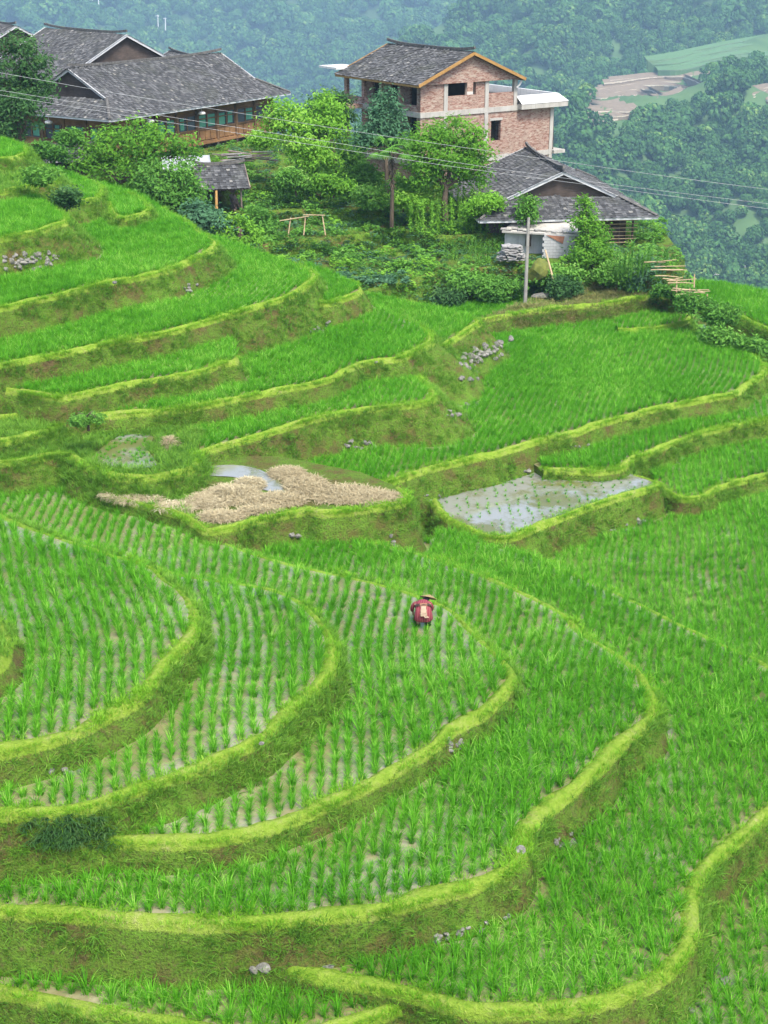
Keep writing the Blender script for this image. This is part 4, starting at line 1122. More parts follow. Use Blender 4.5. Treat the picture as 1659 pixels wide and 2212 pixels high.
def tree(label, base_px, d, blobs, mat, n=4200, leaf_s=.14, seed=1, name='tree', group=None, trunk=True, trunk_r=.16, ground=None, clump=.36, cat='tree'):
    r = random.Random(seed)
    b = PD(base_px[0], base_px[1], d)
    if ground is not None: b[2] = ground
    root = empty(name, tuple(b)); tag(root, label, cat, group)
    ppm = FPX / d
    cs = []
    for (px_, py_, rx, ry) in blobs:
        c_ = PD(px_, py_, d + r.uniform(-.5, .5)) - b
        cs.append((Vector(c_), rx / ppm, ry / ppm))
    tb = MB()
    cen = sum((c_[0] for c_ in cs), Vector()) / len(cs)
    fork = Vector((cen.x * .35, cen.y * .35, max(.3, cen.z * .5)))
    tb.tube([(0, 0, -.3), tuple(fork * .5 + Vector((r.uniform(-.1, .1), 0, 0))), tuple(fork)], [trunk_r * 1.25, trunk_r, trunk_r * .75], 8)
    for c_, rx, ry in cs:
        mid = fork.lerp(c_, .5) + Vector((r.uniform(-.2, .2), r.uniform(-.2, .2), r.uniform(-.1, .2)))
        tb.tube([tuple(fork * .95), tuple(mid), tuple(c_ + Vector((0, 0, ry * .4)))], [trunk_r * .55, trunk_r * .35, .02], 6)
        for _ in range(6):
            a = r.uniform(0, 6.283); e = Vector((math.cos(a) * rx * .75, math.sin(a) * rx * .75, r.uniform(-.2, .7) * ry))
            tb.tube([tuple(mid.lerp(c_, .5)), tuple(c_ + e)], [trunk_r * .22, .012], 4)
    tb.build('trunk', M['bark'], root)
    lb = MB(); n = int(n * 1.35)
    wts = [c_[1] * c_[2] for c_ in cs]; tot = sum(wts)
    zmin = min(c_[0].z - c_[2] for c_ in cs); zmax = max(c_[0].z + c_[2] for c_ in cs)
    for (c_, rx, ry), w_ in zip(cs, wts):
        k = max(8, int(n * w_ / tot)); ncl = max(6, int(k / 38))
        cl = []
        for _ in range(ncl):
            th = math.acos(r.uniform(-.75, 1)); ph = r.uniform(0, 6.283); rr = r.uniform(.45, 1.0) ** .6
            dv = Vector((math.sin(th) * math.cos(ph), math.sin(th) * math.sin(ph), math.cos(th)))
            cl.append((c_ + Vector((dv.x * rx * rr, dv.y * rx * rr, dv.z * ry * rr)), dv, r.uniform(-.22, .22)))
        for i in range(k):
            cc, dv, tn = cl[i % ncl]
            o = Vector((r.gauss(0, clump), r.gauss(0, clump), r.gauss(0, clump * .62)))
            p = cc + o
            nn = (dv * .6 + Vector((r.uniform(-.8, .8), r.uniform(-.8, .8), r.uniform(.1, 1.2)))).normalized()
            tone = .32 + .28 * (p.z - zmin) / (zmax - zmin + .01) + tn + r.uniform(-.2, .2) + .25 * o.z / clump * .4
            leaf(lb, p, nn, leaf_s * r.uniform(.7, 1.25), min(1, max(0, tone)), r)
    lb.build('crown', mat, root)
    return root

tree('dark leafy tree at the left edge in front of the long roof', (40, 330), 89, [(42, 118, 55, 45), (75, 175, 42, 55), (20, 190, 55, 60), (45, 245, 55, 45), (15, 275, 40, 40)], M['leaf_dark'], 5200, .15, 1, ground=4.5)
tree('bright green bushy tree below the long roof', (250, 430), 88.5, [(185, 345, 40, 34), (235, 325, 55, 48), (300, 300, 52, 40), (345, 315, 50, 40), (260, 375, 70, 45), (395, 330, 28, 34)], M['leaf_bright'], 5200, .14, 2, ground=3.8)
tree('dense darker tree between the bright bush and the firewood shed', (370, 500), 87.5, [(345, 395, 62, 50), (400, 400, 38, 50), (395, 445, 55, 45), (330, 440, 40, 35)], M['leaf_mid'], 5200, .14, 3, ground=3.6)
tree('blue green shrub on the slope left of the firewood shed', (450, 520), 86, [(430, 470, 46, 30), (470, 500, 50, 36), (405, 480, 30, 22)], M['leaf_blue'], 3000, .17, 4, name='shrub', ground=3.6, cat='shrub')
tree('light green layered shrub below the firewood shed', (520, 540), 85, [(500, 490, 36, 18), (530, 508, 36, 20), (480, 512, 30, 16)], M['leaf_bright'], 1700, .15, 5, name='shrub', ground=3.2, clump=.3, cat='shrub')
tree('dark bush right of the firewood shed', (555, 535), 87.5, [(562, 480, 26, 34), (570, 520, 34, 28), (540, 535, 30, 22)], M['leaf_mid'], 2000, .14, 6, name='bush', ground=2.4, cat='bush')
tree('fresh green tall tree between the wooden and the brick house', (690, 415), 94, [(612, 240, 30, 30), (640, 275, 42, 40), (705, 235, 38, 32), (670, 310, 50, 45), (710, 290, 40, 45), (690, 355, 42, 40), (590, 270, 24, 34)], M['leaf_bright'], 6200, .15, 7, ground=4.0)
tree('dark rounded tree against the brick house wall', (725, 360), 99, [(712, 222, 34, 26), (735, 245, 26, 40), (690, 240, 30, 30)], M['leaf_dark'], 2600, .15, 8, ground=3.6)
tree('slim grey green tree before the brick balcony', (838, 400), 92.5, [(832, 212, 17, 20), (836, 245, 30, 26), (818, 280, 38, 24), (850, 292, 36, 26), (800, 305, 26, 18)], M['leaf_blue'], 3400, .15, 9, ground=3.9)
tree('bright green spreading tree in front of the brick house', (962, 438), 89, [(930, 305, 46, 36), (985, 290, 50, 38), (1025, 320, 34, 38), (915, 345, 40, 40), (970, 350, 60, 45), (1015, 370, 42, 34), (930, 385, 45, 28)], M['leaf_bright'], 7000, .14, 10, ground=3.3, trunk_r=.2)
tree('feathery green young tree beside the block shed', (1280, 600), 84, [(1263, 445, 14, 18), (1265, 480, 24, 24), (1285, 510, 30, 28), (1272, 545, 38, 32), (1300, 550, 28, 26)], M['leaf_bright'], 3600, .12, 11, ground=1.7, clump=.26, trunk_r=.08)
tree('small rounded bush against the stilt house roof', (1142, 490), 86.5, [(1142, 443, 20, 20), (1140, 465, 18, 18)], M['leaf_mid'], 900, .13, 12, name='bush', ground=2.3, clump=.25, cat='bush')
rs0 = random.Random(12)
for i, (px_, py_, rx, ry, dd, mt, lb_) in enumerate([
        (1210, 590, 60, 22, 82.6, 'leaf_mid', 'low shrub under the block shed wall'),
        (1330, 600, 46, 30, 82.6, 'leaf_mid', 'low shrub right of the feathery young tree'),
        (1235, 620, 40, 26, 81.4, 'leaf_dark', 'dark bush above the dry grass bank'),
        (1395, 590, 34, 36, 82.6, 'leaf_blue', 'tall leafy shrub at the right garden corner'),
        (900, 625, 24, 26, 82, 'leaf_bright', 'yellow green bush at the left end of the garden bank'),
        (1010, 610, 70, 30, 82.6, 'leaf_mid', 'vine covered bank bush below the middle garden'),
        (1085, 625, 45, 30, 82, 'leaf_mid', 'leafy bush left of the utility pole'),
        (960, 640, 50, 20, 81.6, 'leaf_dark', 'dark bush at the foot of the garden bank'),
        (1555, 680, 30, 20, 76, 'leaf_mid', 'leafy plant on the right hand slope'),
        (1560, 730, 30, 18, 75, 'leaf_mid', 'broad leaved shrub low on the right hand slope'),
        (1625, 750, 26, 20, 74, 'leaf_mid', 'shrub at the right edge below the far terraces'),
        (1500, 655, 28, 14, 77, 'leaf_mid', 'small leafy plant above the right hand strip'),
        (110, 325, 30, 22, 85, 'leaf_mid', 'bush under the dark tree at the left'),
        (150, 300, 24, 18, 88, 'leaf_mid', 'bush left of the bright bushy tree'),
        (560, 300, 22, 26, 100, 'leaf_bright', 'bush at the right end of the wooden house'),
        (640, 395, 40, 24, 92, 'leaf_mid', 'garden bush under the fresh green tree'),
        (780, 380, 40, 26, 95, 'leaf_mid', 'garden bush left of the palm'),
        (755, 330, 34, 40, 98, 'leaf_mid', 'thicket at the foot of the brick house'),
        (870, 432, 44, 20, 89.5, 'leaf_bright', 'light green bush at the palm foot'),
        (810, 425, 36, 20, 90, 'leaf_mid', 'bush left of the palm foot'),
        (720, 400, 40, 22, 91, 'leaf_bright', 'light bush above the upper garden row'),
        (1050, 440, 40, 22, 87, 'leaf_bright', 'light bush left of the stilt house roof'),
        (880, 410, 34, 24, 90, 'leaf_mid', 'garden bush right of the palm trunk'),
        (90, 380, 26, 12, 74, 'leaf_mid', 'scrub on the upper left mound'),
        (140, 425, 20, 16, 73, 'leaf_dark', 'dark scrub beside the upper left nook'),
        (190, 905, 34, 12, 53.5, 'leaf_mid', 'low dark bush above the small pool'),
        (1450, 628, 30, 12, 80, 'leaf_mid', 'low leafy plant behind the dry bank end')]):
    g_ = PD(px_, py_ + ry * .7, dd)
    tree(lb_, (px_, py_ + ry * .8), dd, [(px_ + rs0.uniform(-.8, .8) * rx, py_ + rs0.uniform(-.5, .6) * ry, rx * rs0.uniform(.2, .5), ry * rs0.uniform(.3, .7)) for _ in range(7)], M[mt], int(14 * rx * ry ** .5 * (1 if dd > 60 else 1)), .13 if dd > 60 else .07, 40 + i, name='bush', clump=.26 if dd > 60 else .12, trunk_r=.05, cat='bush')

# fan palm
b = PD(846, 442, 88); b[2] = 3.1
pr = empty('palm_tree', tuple(b)); tag(pr, 'fan palm with shaggy dark trunk left of the spreading tree', 'palm')
topz = PD(846, 318, 88)[2] - b[2]
tb = MB(); tb.tube([(0, 0, -.3), (.04, 0, topz * .5), (0, 0, topz)], [.14, .12, .16], 8)
for _ in range(70):
    a = random.uniform(0, 6.28); zz = topz * random.uniform(.45, 1); tb.beam((.13 * math.cos(a), .13 * math.sin(a), zz), (.3 * math.cos(a), .3 * math.sin(a), zz - .2), .04, .02)
tb.build('trunk', M['bark'], pr)
for i in range(20):
    a = i * 2.4; el = random.uniform(-.5, 1.1); L = random.uniform(.7, 1.0)
    fm = MB(); c0 = Vector((0, 0, topz)); dirv = Vector((math.cos(a) * math.cos(el), math.sin(a) * math.cos(el), math.sin(el)))
    hub = c0 + dirv * L
    fm.tube([tuple(c0), tuple(hub)], [.02, .012], 4, val=.3)
    q = dirv.to_track_quat('X', 'Z')
    for k_ in range(15):
        t = (k_ - 7) / 7 * 1.5
        tipv = hub + q @ Vector((math.cos(t) * .75, math.sin(t) * .75, -.1)) + Vector((0, 0, -.22))
        m_ = hub.lerp(tipv, .5) + Vector((0, 0, .09)); side = (tipv - hub).cross(Vector((0, 0, 1))).normalized() * .045
        fm.add([hub, m_ + side, tipv, m_ - side], [(0, 1, 2, 3)], 0, random.uniform(.2, .7))
    fm.build('frond', M['leaf_mid'], pr)

# ------------------------------------------------------------------ garden plants and ground cover
def clump_mesh(n, hgt, spread, s, mat, seed):
    r = random.Random(seed); mb = MB()
    for _ in range(n):
        a = r.uniform(0, 6.283); rr = spread * math.sqrt(r.random()); z_ = hgt * (1 - (rr / spread) ** 2 * .6) * r.uniform(.4, 1)
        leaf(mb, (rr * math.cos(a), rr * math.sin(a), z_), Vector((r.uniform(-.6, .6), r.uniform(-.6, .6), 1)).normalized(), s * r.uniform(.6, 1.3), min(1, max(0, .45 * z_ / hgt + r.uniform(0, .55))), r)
    return mb.mesh('leaf_clump', mat)
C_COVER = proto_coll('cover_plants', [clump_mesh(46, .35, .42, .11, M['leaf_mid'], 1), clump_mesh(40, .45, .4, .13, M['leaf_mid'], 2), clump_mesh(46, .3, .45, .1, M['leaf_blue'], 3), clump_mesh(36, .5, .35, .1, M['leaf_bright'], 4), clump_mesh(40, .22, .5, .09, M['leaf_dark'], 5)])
pts = []
for nm, dens in (('garden_low', 3.2), ('garden_mid', 2.6), ('garden_high', 2.6), ('garden_top', 1.3)):
    t = TR[nm]; lo, hi = t['poly'].min(0), t['poly'].max(0)
    k = int((hi[0] - lo[0]) * (hi[1] - lo[1]) * dens)
    q = rng.uniform(lo, hi, (k, 2)); q = q[inside(q, t['poly'])]
    for t2 in TR.values():
        if t2['z'] > t['z']: q = q[~inside(q, t2['poly'])]
    gap = np.array([nz(x, y, t['z'], .45) for x, y in q]) > -.35; q = q[gap]
    pts.append(np.column_stack([q, np.full(len(q), t['z']), rng.uniform(.6, 1.5, len(q))]))
    n = len(t['xy']); k = int(n * .22 * 16)
    ii = rng.integers(0, n, k); dd = rng.uniform(-.1, 1.5, k); o = .1 + t['sm'][ii, 2] * np.maximum(dd, 0) + .05
    qq = t['xy'][ii] + t['nrm'][ii] * o[:, None]
    pts.append(np.column_stack([qq, t['z'] - dd - .1, rng.uniform(.5, 1.1, k)]))
pts = np.vstack(pts); pts = pts[visible(pts[:, :3], 60, 60)]
# keep footprints of houses clear
def hclear(p, objs):
    ok = np.ones(len(p), bool)
    for o, x0, x1, y0, y1 in objs:
        c_, s_ = math.cos(o.rotation_euler.z), math.sin(o.rotation_euler.z)
        dx = p[:, 0] - o.location.x; dy = p[:, 1] - o.location.y
        lx = dx * c_ + dy * s_; ly = -dx * s_ + dy * c_
        ok &= ~((lx > x0) & (lx < x1) & (ly > y0) & (ly < y1))
    return p[ok]
HOUSES = [(gh, .8, LA - .8, .8, LB - .8), (bh, 0, TX, 0, DY), (rh, .8, 10.6, 1.2, 14), (sh, -2.4, wsd, 0, 3), (ss, 0, 3, 0, 4)]
pts = hclear(pts, HOUSES)
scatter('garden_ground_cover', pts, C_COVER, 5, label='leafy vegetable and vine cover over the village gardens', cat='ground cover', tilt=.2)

def corn_mesh(seed):
    r = random.Random(seed); mb = MB(); H_ = r.uniform(1.3, 1.8)
    mb.tube([(0, 0, 0), (0, 0, H_)], [.022, .012], 5, val=.4)
    for k in range(9):
        blade(mb, (0, 0, .2 + k * H_ * .085), k * 3.14 + r.uniform(-.5, .5), r.uniform(.55, .75), 1.1, .075, r.random(), 4, 1.3)
    return mb.mesh('corn_plant', M['leaf_mid'])
def bean_mesh(seed):
    r = random.Random(seed); mb = MB()
    mb.tube([(0, 0, 0), (r.uniform(-.1, .1), 0, 2.0)], [.018, .014], 4, val=.9)
    for _ in range(90):
        z_ = r.uniform(.1, 2.0); a = r.uniform(0, 6.283); rr = r.uniform(.03, .24)
        leaf(mb, (rr * math.cos(a), rr * math.sin(a), z_), Vector((math.cos(a), math.sin(a), .6)).normalized(), r.uniform(.06, .11), r.random(), r)
    return mb.mesh('bean_vine', M['leaf_bright'])
CORN = [corn_mesh(i) for i in range(4)]; BEAN = [bean_mesh(i) for i in range(4)]
def place(meshes, name, px_, py_, z, label, cat, group, sc=1.0):
    p = P(px_, py_, z)
    o = link(name, random.choice(meshes), loc=tuple(p), rot=(0, 0, random.uniform(0, 6.28)), scale=sc * random.uniform(.85, 1.15)); tag(o, label, cat, group); return o
for i in range(46):
    place(CORN, 'corn_plant', random.uniform(590, 835), random.uniform(432, 449), 3.2, 'green corn plant in the upper garden row behind the trellis', 'corn plant', 'corn in the upper garden', .8)
for i in range(34):
    place(CORN, 'corn_plant', random.uniform(1330, 1440), random.uniform(575, 605), 1.75, 'green corn plant at the right corner of the garden', 'corn plant', 'corn at the right garden corner', .9)
for i in range(40):
    place(CORN, 'corn_plant', random.uniform(960, 1090), random.uniform(530, 572), 1.75, 'short corn plant in the lower garden left of the slate pile', 'corn plant', 'short corn in the lower garden', .6)
for i in range(70):
    place(BEAN, 'bean_vine', 885 + (i % 14) * 15 + random.uniform(-4, 4), 468 + (i // 14) * 9 + random.uniform(-2, 2), 2.5, 'climbing bean vine on a stick in the middle garden rows', 'bean vine', 'bean vines in the middle garden', 1.0)
C_CAB = [clump_mesh(26, .2, .25, .14, M['leaf_blue'], 20 + i) for i in range(3)]
for i in range(60):
    place(C_CAB, 'cabbage', random.uniform(700, 880), random.uniform(592, 614), 1.75, 'blue green cabbage in the lowest garden bed', 'cabbage', 'cabbages in the lowest garden bed', 1.0)

# ------------------------------------------------------------------ longer grass on unplanted ground
M['tall_grass'] = leafmat('meadow_grass', (0.07, 0.19, 0.02), (0.17, 0.36, 0.035), 0.4, (0.30, 0.46, 0.09))
M['dry_grass'] = leafmat('dry_grass', (0.12, 0.15, 0.04), (0.26, 0.25, 0.09), 0.3, (0.38, 0.34, 0.17))
C_TALL = proto_coll('meadow_tufts', [tuft('meadow_tuft', 22, .3, .16, .8, .018, M['tall_grass'], 3) for _ in range(4)])
C_DRY = proto_coll('dry_tufts', [tuft('dry_tuft', 20, .22, .2, 1.0, .018, M['dry_grass'], 2) for _ in range(4)])
def cover(nm, dens, keep=None):
    t = TR[nm]; lo, hi = t['poly'].min(0), t['poly'].max(0); k = int((hi[0] - lo[0]) * (hi[1] - lo[1]) * dens)
    q = rng.uniform(lo, hi, (k, 2)); q = q[inside(q, t['poly'])]
    for t2 in TR.values():
        if t2['z'] > t['z']: q = q[~inside(q, t2['poly'])]
    p = np.column_stack([q, np.full(len(q), t['z'] + .02), rng.uniform(.6, 1.3, len(q))])
    p = p[visible(p[:, :3], 60, 60)]
    if keep is not None and len(p):
        a, b_, _ = pix(p[:, :3]); p = p[keep(np.column_stack([a, b_]))]
    return p
def bank_cover(nm, per_m, i0=0.0, i1=1.0, dmax=1.6):
    t = TR[nm]; n = len(t['xy']); k = int(n * (i1 - i0) * .22 * per_m)
    ii = (rng.uniform(i0, i1, k) * (n - 1)).astype(int); dd = rng.uniform(0, dmax, k); o = .08 + t['sm'][ii, 2] * dd
    qq = t['xy'][ii] + t['nrm'][ii] * o[:, None]
    return np.column_stack([qq, t['z'] - dd - .03, rng.uniform(.6, 1.2, k)])
pool_px = [(195, 990), (235, 955), (268, 940), (328, 942), (320, 972), (340, 1005), (290, 1012), (225, 1004)]
pud_px = [(425, 1010), (500, 1004), (560, 1014), (605, 1042), (625, 1063), (560, 1056), (515, 1032), (445, 1026)]
notw = lambda P_: ~(inside(P_, pool_px) | inside(P_, pud_px))
tall = [cover('left_bank', 30, notw), cover('left_step', 40), bank_cover('left_step', 70, dmax=1.2), cover('spur_top', 26), cover('brush_mound', 18), cover('second_ledge', 2), bank_cover('left_bank', 60), bank_cover('brush_mound', 50, dmax=2), bank_cover('top_shelf', 40), bank_cover('nook', 30), bank_cover('low_nook', 30), bank_cover('spur', 36, .25, 1, .9), bank_cover('inner', 30, .3, .8, .8), bank_cover('left_shelf', 22, .4, 1), cover('straw_terrace', 9, lambda P_: notw(P_) & (P_[:, 0] < 420)),
        bank_cover('ledge', 40, .75, 1, 1.7), bank_cover('middle', 30, .7, 1, 2.0), bank_cover('curved', 26, .55, 1, 2.0), bank_cover('high', 22, .5, 1, 1.6)]
for nm, t in TR.items():
    if 'garden' in nm: continue
    p = bank_cover(nm, 26, dmax=.55)
    if len(p):
        gate = np.array([nz(x, y, z0_, .55) for x, y, z0_ in p[:, :3]]); p = p[gate > .08]; p[:, 3] *= .75; p[:, 2] += .04; tall.append(p)
tall = np.vstack([p for p in tall if len(p)]); tall = tall[visible(tall[:, :3], 60, 60)]
scatter('meadow_grass', tall, C_TALL, 4, label='longer green grass over the unplanted banks and mounds', cat='grass', tilt=.25)
dry = np.vstack([cover('dry_bank', 16), bank_cover('dry_bank', 40, dmax=.8), bank_cover('pole_strip', 8), bank_cover('big', 10, .85, 1, 1.2)])
# right-hand flank and other bare slope of the hill
q = rng.uniform((10, 60), (42, 108), (18000, 2))
ix = np.clip(((q[:, 0] - HX[0]) / 1.25).astype(int), 0, len(HX) - 2); iy = np.clip(((q[:, 1] - HY[0]) / 1.25).astype(int), 0, len(HY) - 2)
fx = (q[:, 0] - HX[ix]) / 1.25; fy = (q[:, 1] - HY[iy]) / 1.25
hz = (HH[iy, ix] * (1 - fx) + HH[iy, ix + 1] * fx) * (1 - fy) + (HH[iy + 1, ix] * (1 - fx) + HH[iy + 1, ix + 1] * fx) * fy
fl = np.column_stack([q, hz, rng.uniform(.8, 1.9, len(q))])
a_, b_, d_ = pix(fl[:, :3]); fl = fl[(a_ > 1430) & (a_ < 1720) & (b_ > 560) & (b_ < 800)]
scatter('flank_grass', np.vstack([fl, dry]), C_DRY, 4, label='dry olive grass on the right hand slope and bank', cat='grass', tilt=.3)
scatter('flank_plants', fl[::6], C_COVER, 5, label='leafy weeds on the right hand slope', cat='weeds', tilt=.3)

# ------------------------------------------------------------------ pools, pond shoots, straw
for nm, poly_px, z in (('pool_water', pool_px, TR['left_bank']['z'] + .03), ('puddle_water', pud_px, TR['straw_terrace']['z'] + .03)):
    cp = catmull([P(x, y, z) for x, y in poly_px + poly_px[:1]], .25)
    mb = MB(); mb.add(cp[:-1], [tuple(range(len(cp) - 1))]); o = mb.build(nm, M['pond']); tag(o, kind='structure')
t = TR['pond']; lo, hi = t['poly'].min(0), t['poly'].max(0)
us, vs_ = np.meshgrid(np.arange(lo[0], hi[0], .42), np.arange(lo[1], hi[1], .32)); q = np.column_stack([us.ravel(), vs_.ravel()]) + rng.normal(0, .05, (us.size, 2))
q = q[inside(q, t['poly'])]; q = q[segdist(q, t['xy'][::2]) > .45]; q = q[rng.random(len(q)) > .35]
scatter('pond_shoots', np.column_stack([q, np.full(len(q), t['z'] - .02), rng.uniform(.28, .55, len(q))]), C_RICE, 6, label='thin young rice shoots in the silvery pond', cat='rice', tilt=.1)
pool = rng.uniform(0, 1, (160, 2)) * np.array([140, 70]) + np.array([195, 938]); pool = pool[inside(pool, pool_px)]
pp = np.array([P(x, y, TR['left_bank']['z']) for x, y in pool])
scatter('pool_shoots', np.column_stack([pp, rng.uniform(.3, .6, len(pp))]), C_RICE, 6, label='sparse rice shoots in the small pool', cat='rice', tilt=.1)

M['straw'] = leafmat('straw', (0.27, 0.22, 0.12), (0.46, 0.40, 0.25), 0.2, (0.62, 0.56, 0.39), .8)
def heap(label, blobs, n, z, seed, hgt):
    r = random.Random(seed); mb = MB()
    c0 = P(blobs[0][0], blobs[0][1], z)
    for _ in range(int(n * 2.0)):
        bx_, by_, rx, ry, hh = r.choice(blobs)
        a = r.uniform(0, 6.283); rr = math.sqrt(r.random())
        p = P(bx_ + rx * rr * math.cos(a), by_ + ry * rr * math.sin(a), z) - c0
        zz = hh * hgt * .7 * (1 + .5 * nz(p[0], p[1], seed, 1.5)) * (1 - rr ** 2) * r.uniform(.75, 1.05) + .03
        yaw = r.uniform(0, 6.283); L = r.uniform(.12, .36)
        d_ = Vector((math.cos(yaw) * L, math.sin(yaw) * L, r.uniform(-.14, .1))); s_ = Vector((-math.sin(yaw), math.cos(yaw), r.uniform(-.5, .5))) * .010
        P0 = Vector((p[0], p[1], zz)); m_ = P0 + d_ * .5 + Vector((0, 0, r.uniform(0, .06)))
        mb.add([P0 - s_, P0 + s_, m_ + s_, m_ - s_, P0 + d_], [(0, 1, 2, 3), (3, 2, 4)], 0, r.random())
    # packed core
    for bx_, by_, rx, ry, hh in blobs:
        cv = []; ring = 14
        for k in range(4):
            for i in range(ring):
                a = 6.283 * i / ring; rr = (1, .75, .42, .1)[k] * .92
                p = P(bx_ + rx * rr * math.cos(a), by_ + ry * rr * math.sin(a), z) - c0
                cv.append((p[0], p[1], hh * hgt * .5 * (1 - rr ** 2) - .03))
        mb.add(cv, [(k * ring + i, k * ring + (i + 1) % ring, (k + 1) * ring + (i + 1) % ring, (k + 1) * ring + i) for k in range(3) for i in range(ring)] + [tuple(3 * ring + i for i in range(ring))], 0, .3)
    o = mb.build('straw_heap', M['straw']); o.location = c0; tag(o, label, 'straw heap'); return o
sz_ = TR['straw_terrace']['z']
heap('thick mound of dry straw beside the puddle', [(500, 1072, 62, 22, 1.0), (450, 1085, 50, 16, .6), (540, 1050, 30, 12, .7)], 5200, sz_, 1, .42)
heap('flat spread of pale straw at the right end of the straw terrace', [(740, 1070, 90, 22, .5), (600, 1082, 60, 16, .4), (810, 1078, 62, 16, .45), (660, 1050, 50, 22, .5), (620, 1025, 40, 14, .45)], 6500, sz_, 2, .4)
heap('thin straw strewn at the left end of the straw terrace', [(300, 1078, 55, 12, .35), (250, 1072, 30, 9, .35), (380, 1098, 45, 12, .4)], 2600, sz_, 3, .4)
heap('straw spilling down the front edge below the straw mound', [(480, 1118, 50, 12, .5), (560, 1105, 50, 8, .4)], 2200, sz_, 4, .35)
heap('small tuft of straw beside the small pool', [(368, 962, 18, 12, .9)], 500, TR['left_bank']['z'], 5, .45)

# ------------------------------------------------------------------ stones
def mat_stone():
    k = NB('grey_stone'); n = k.noise(3, 5); n2 = k.noise(1.2, 3)
    c_ = k.ramp(n, [(.3, (.07, .068, .055)), (.55, (.17, .165, .145)), (.75, (.32, .31, .29))])
    c_ = k.mix(k.ramp(n2, [(.55, (0, 0, 0)), (.75, (.6, .6, .6))]), c_, (.16, .17, .08)); k.bump(n, .5, .04)
    return k.done(c_, .9, .2)
M['stone'] = mat_stone()
M['moss'] = plain('mossy_rock', (.07, .09, .022), (.17, .185, .04), 2.5, .95, .5)
def stone_mesh(seed, flat=.7):
    r = random.Random(seed); bm2 = bmesh.new(); bmesh.ops.create_icosphere(bm2, subdivisions=2, radius=.5)
    pl = [(Vector((r.uniform(-1, 1), r.uniform(-1, 1), r.uniform(-1, 1))).normalized(), r.uniform(.26, .42)) for _ in range(7)]
    for v in bm2.verts:
        for nn, dd in pl:
            e = v.co.dot(nn) - dd
            if e > 0: v.co -= nn * e
        v.co += Vector((nz(v.co.x, v.co.y, seed, 4), nz(v.co.y, v.co.z, seed, 4), nz(v.co.z, v.co.x, seed, 4))) * .04
        v.co.z *= flat
    me = bpy.data.meshes.new('stone'); bm2.to_mesh(me); bm2.free(); me.materials.append(M['stone']); return me
STONES = [stone_mesh(i, .6 + .1 * (i % 4)) for i in range(8)]
def stones(group, label, cx, cy, sx, sy, n, size, z, rise=0.0, seed=0, slope=0.0):
    r = random.Random(seed + n)
    for i in range(n):
        u = r.uniform(-1, 1); px_ = cx + u * sx; py_ = cy + r.uniform(-1, 1) * sy + slope * u
        zz = z + rise * max(0, (cy + sy + slope * u - py_) / (2 * sy + .01))
        p = P(px_, py_, zz); p = hit(px_, py_, float((p - np.array([0, 0, ZC])) @ FWD)) if rise or n > 1 else p; zz = p[2]; s_ = size * .95 * r.uniform(.5, 1.3)
        o = link('stone', STONES[r.randrange(8)], loc=(p[0], p[1], zz + s_ * .1), rot=(r.uniform(-.4, .4), r.uniform(-.4, .4), r.uniform(0, 6.28)), scale=(s_ * r.uniform(.8, 1.3), s_ * r.uniform(.8, 1.2), s_))
        tag(o, label, 'stone', group if n > 1 else None)
z_ = {k: t['z'] for k, t in TR.items()}
stones('rubble below the left shelf', 'grey stone in the rubble wall below the upper left shelf', 55, 567, 55, 18, 46, .3, z_['high'], 1.0, 1)
stones('stones beside the rubble below the left shelf', 'small stone lying right of the upper left rubble', 115, 560, 22, 8, 8, .18, z_['high'], .4, 2)
stones('stone wall left of the big paddy', 'pale stone in the dry wall at the left of the big paddy', 1050, 765, 58, 18, 44, .36, z_['big'], 1.5, 3, -14)
stones('lower wall stones left of the big paddy', 'pale stone low on the slope at the corner of the big paddy', 1010, 800, 24, 22, 18, .32, z_['big'], 1.2, 4)
stones('stones under the corner slope', 'white stone at the foot of the grassy corner slope', 1000, 885, 34, 14, 20, .24, z_['big'], .4, 5)
stones('boulder', 'large pale boulder at the foot of the grassy corner slope', 998, 940, 2, 2, 1, .85, z_['big'], 0, 6)
stones('stones at the ledge foot', 'stone in the small heap under the narrow ledge', 775, 962, 34, 9, 16, .26, z_['big'], .4, 7)
stones('stones under the curved bank', 'white stone along the foot of the high curved bank', 590, 762, 32, 6, 10, .26, z_['middle'], .1, 8, -6)
stones('stones right under the curved bank', 'white stone near the right end of the high curved bank', 690, 712, 24, 12, 10, .26, z_['middle'], .3, 9, -8)
stones('stones on the second ledge', 'white stone on the narrow strip behind the curved bank', 830, 676, 24, 8, 7, .3, z_['second_ledge'], 0, 10)
stones('stones in the pond bank', 'stone set in the grassy bank in front of the pond', 1365, 1135, 48, 12, 14, .24, z_['gully'], .5, 11, -10)
stones('stones below the right bank', 'stone at the foot of the bank above the right hand paddy', 1252, 966, 22, 6, 7, .2, z_['right_mid'], .2, 12)
stones('stones below the second right bank', 'stone at the foot of the lower right hand bank', 1480, 995, 28, 6, 8, .18, z_['right_low'], .2, 13, -6)
stones('stones at the pool left', 'stone beside the left end of the front bank', 565, 2096, 26, 5, 4, .3, z_['front_left'] + .2, 0, 14)
stones('round stone', 'rounded grey stone on top of the front left stones', 575, 2074, 1, 1, 1, .3, z_['front_left'] + .3, 0, 15)
stones('stones near the front bund', 'dark stone at the start of the front bund', 704, 2092, 10, 6, 3, .28, z_['broad'], 0, 16)
stones('stones along the long bank', 'pale stone in the row at the foot of the long front bank', 1020, 2008, 80, 8, 20, .2, z_['broad'], .25, 17, -22)
stones('stones under the right bend', 'pale stone under the bank right of the bend', 1240, 1808, 40, 14, 18, .2, z_['broad'], .5, 18, -20)
stones('stones at the right front foot', 'pale stone at the foot of the front right bank', 1560, 2110, 14, 24, 5, .3, z_['front_right'] + .3, .3, 19)
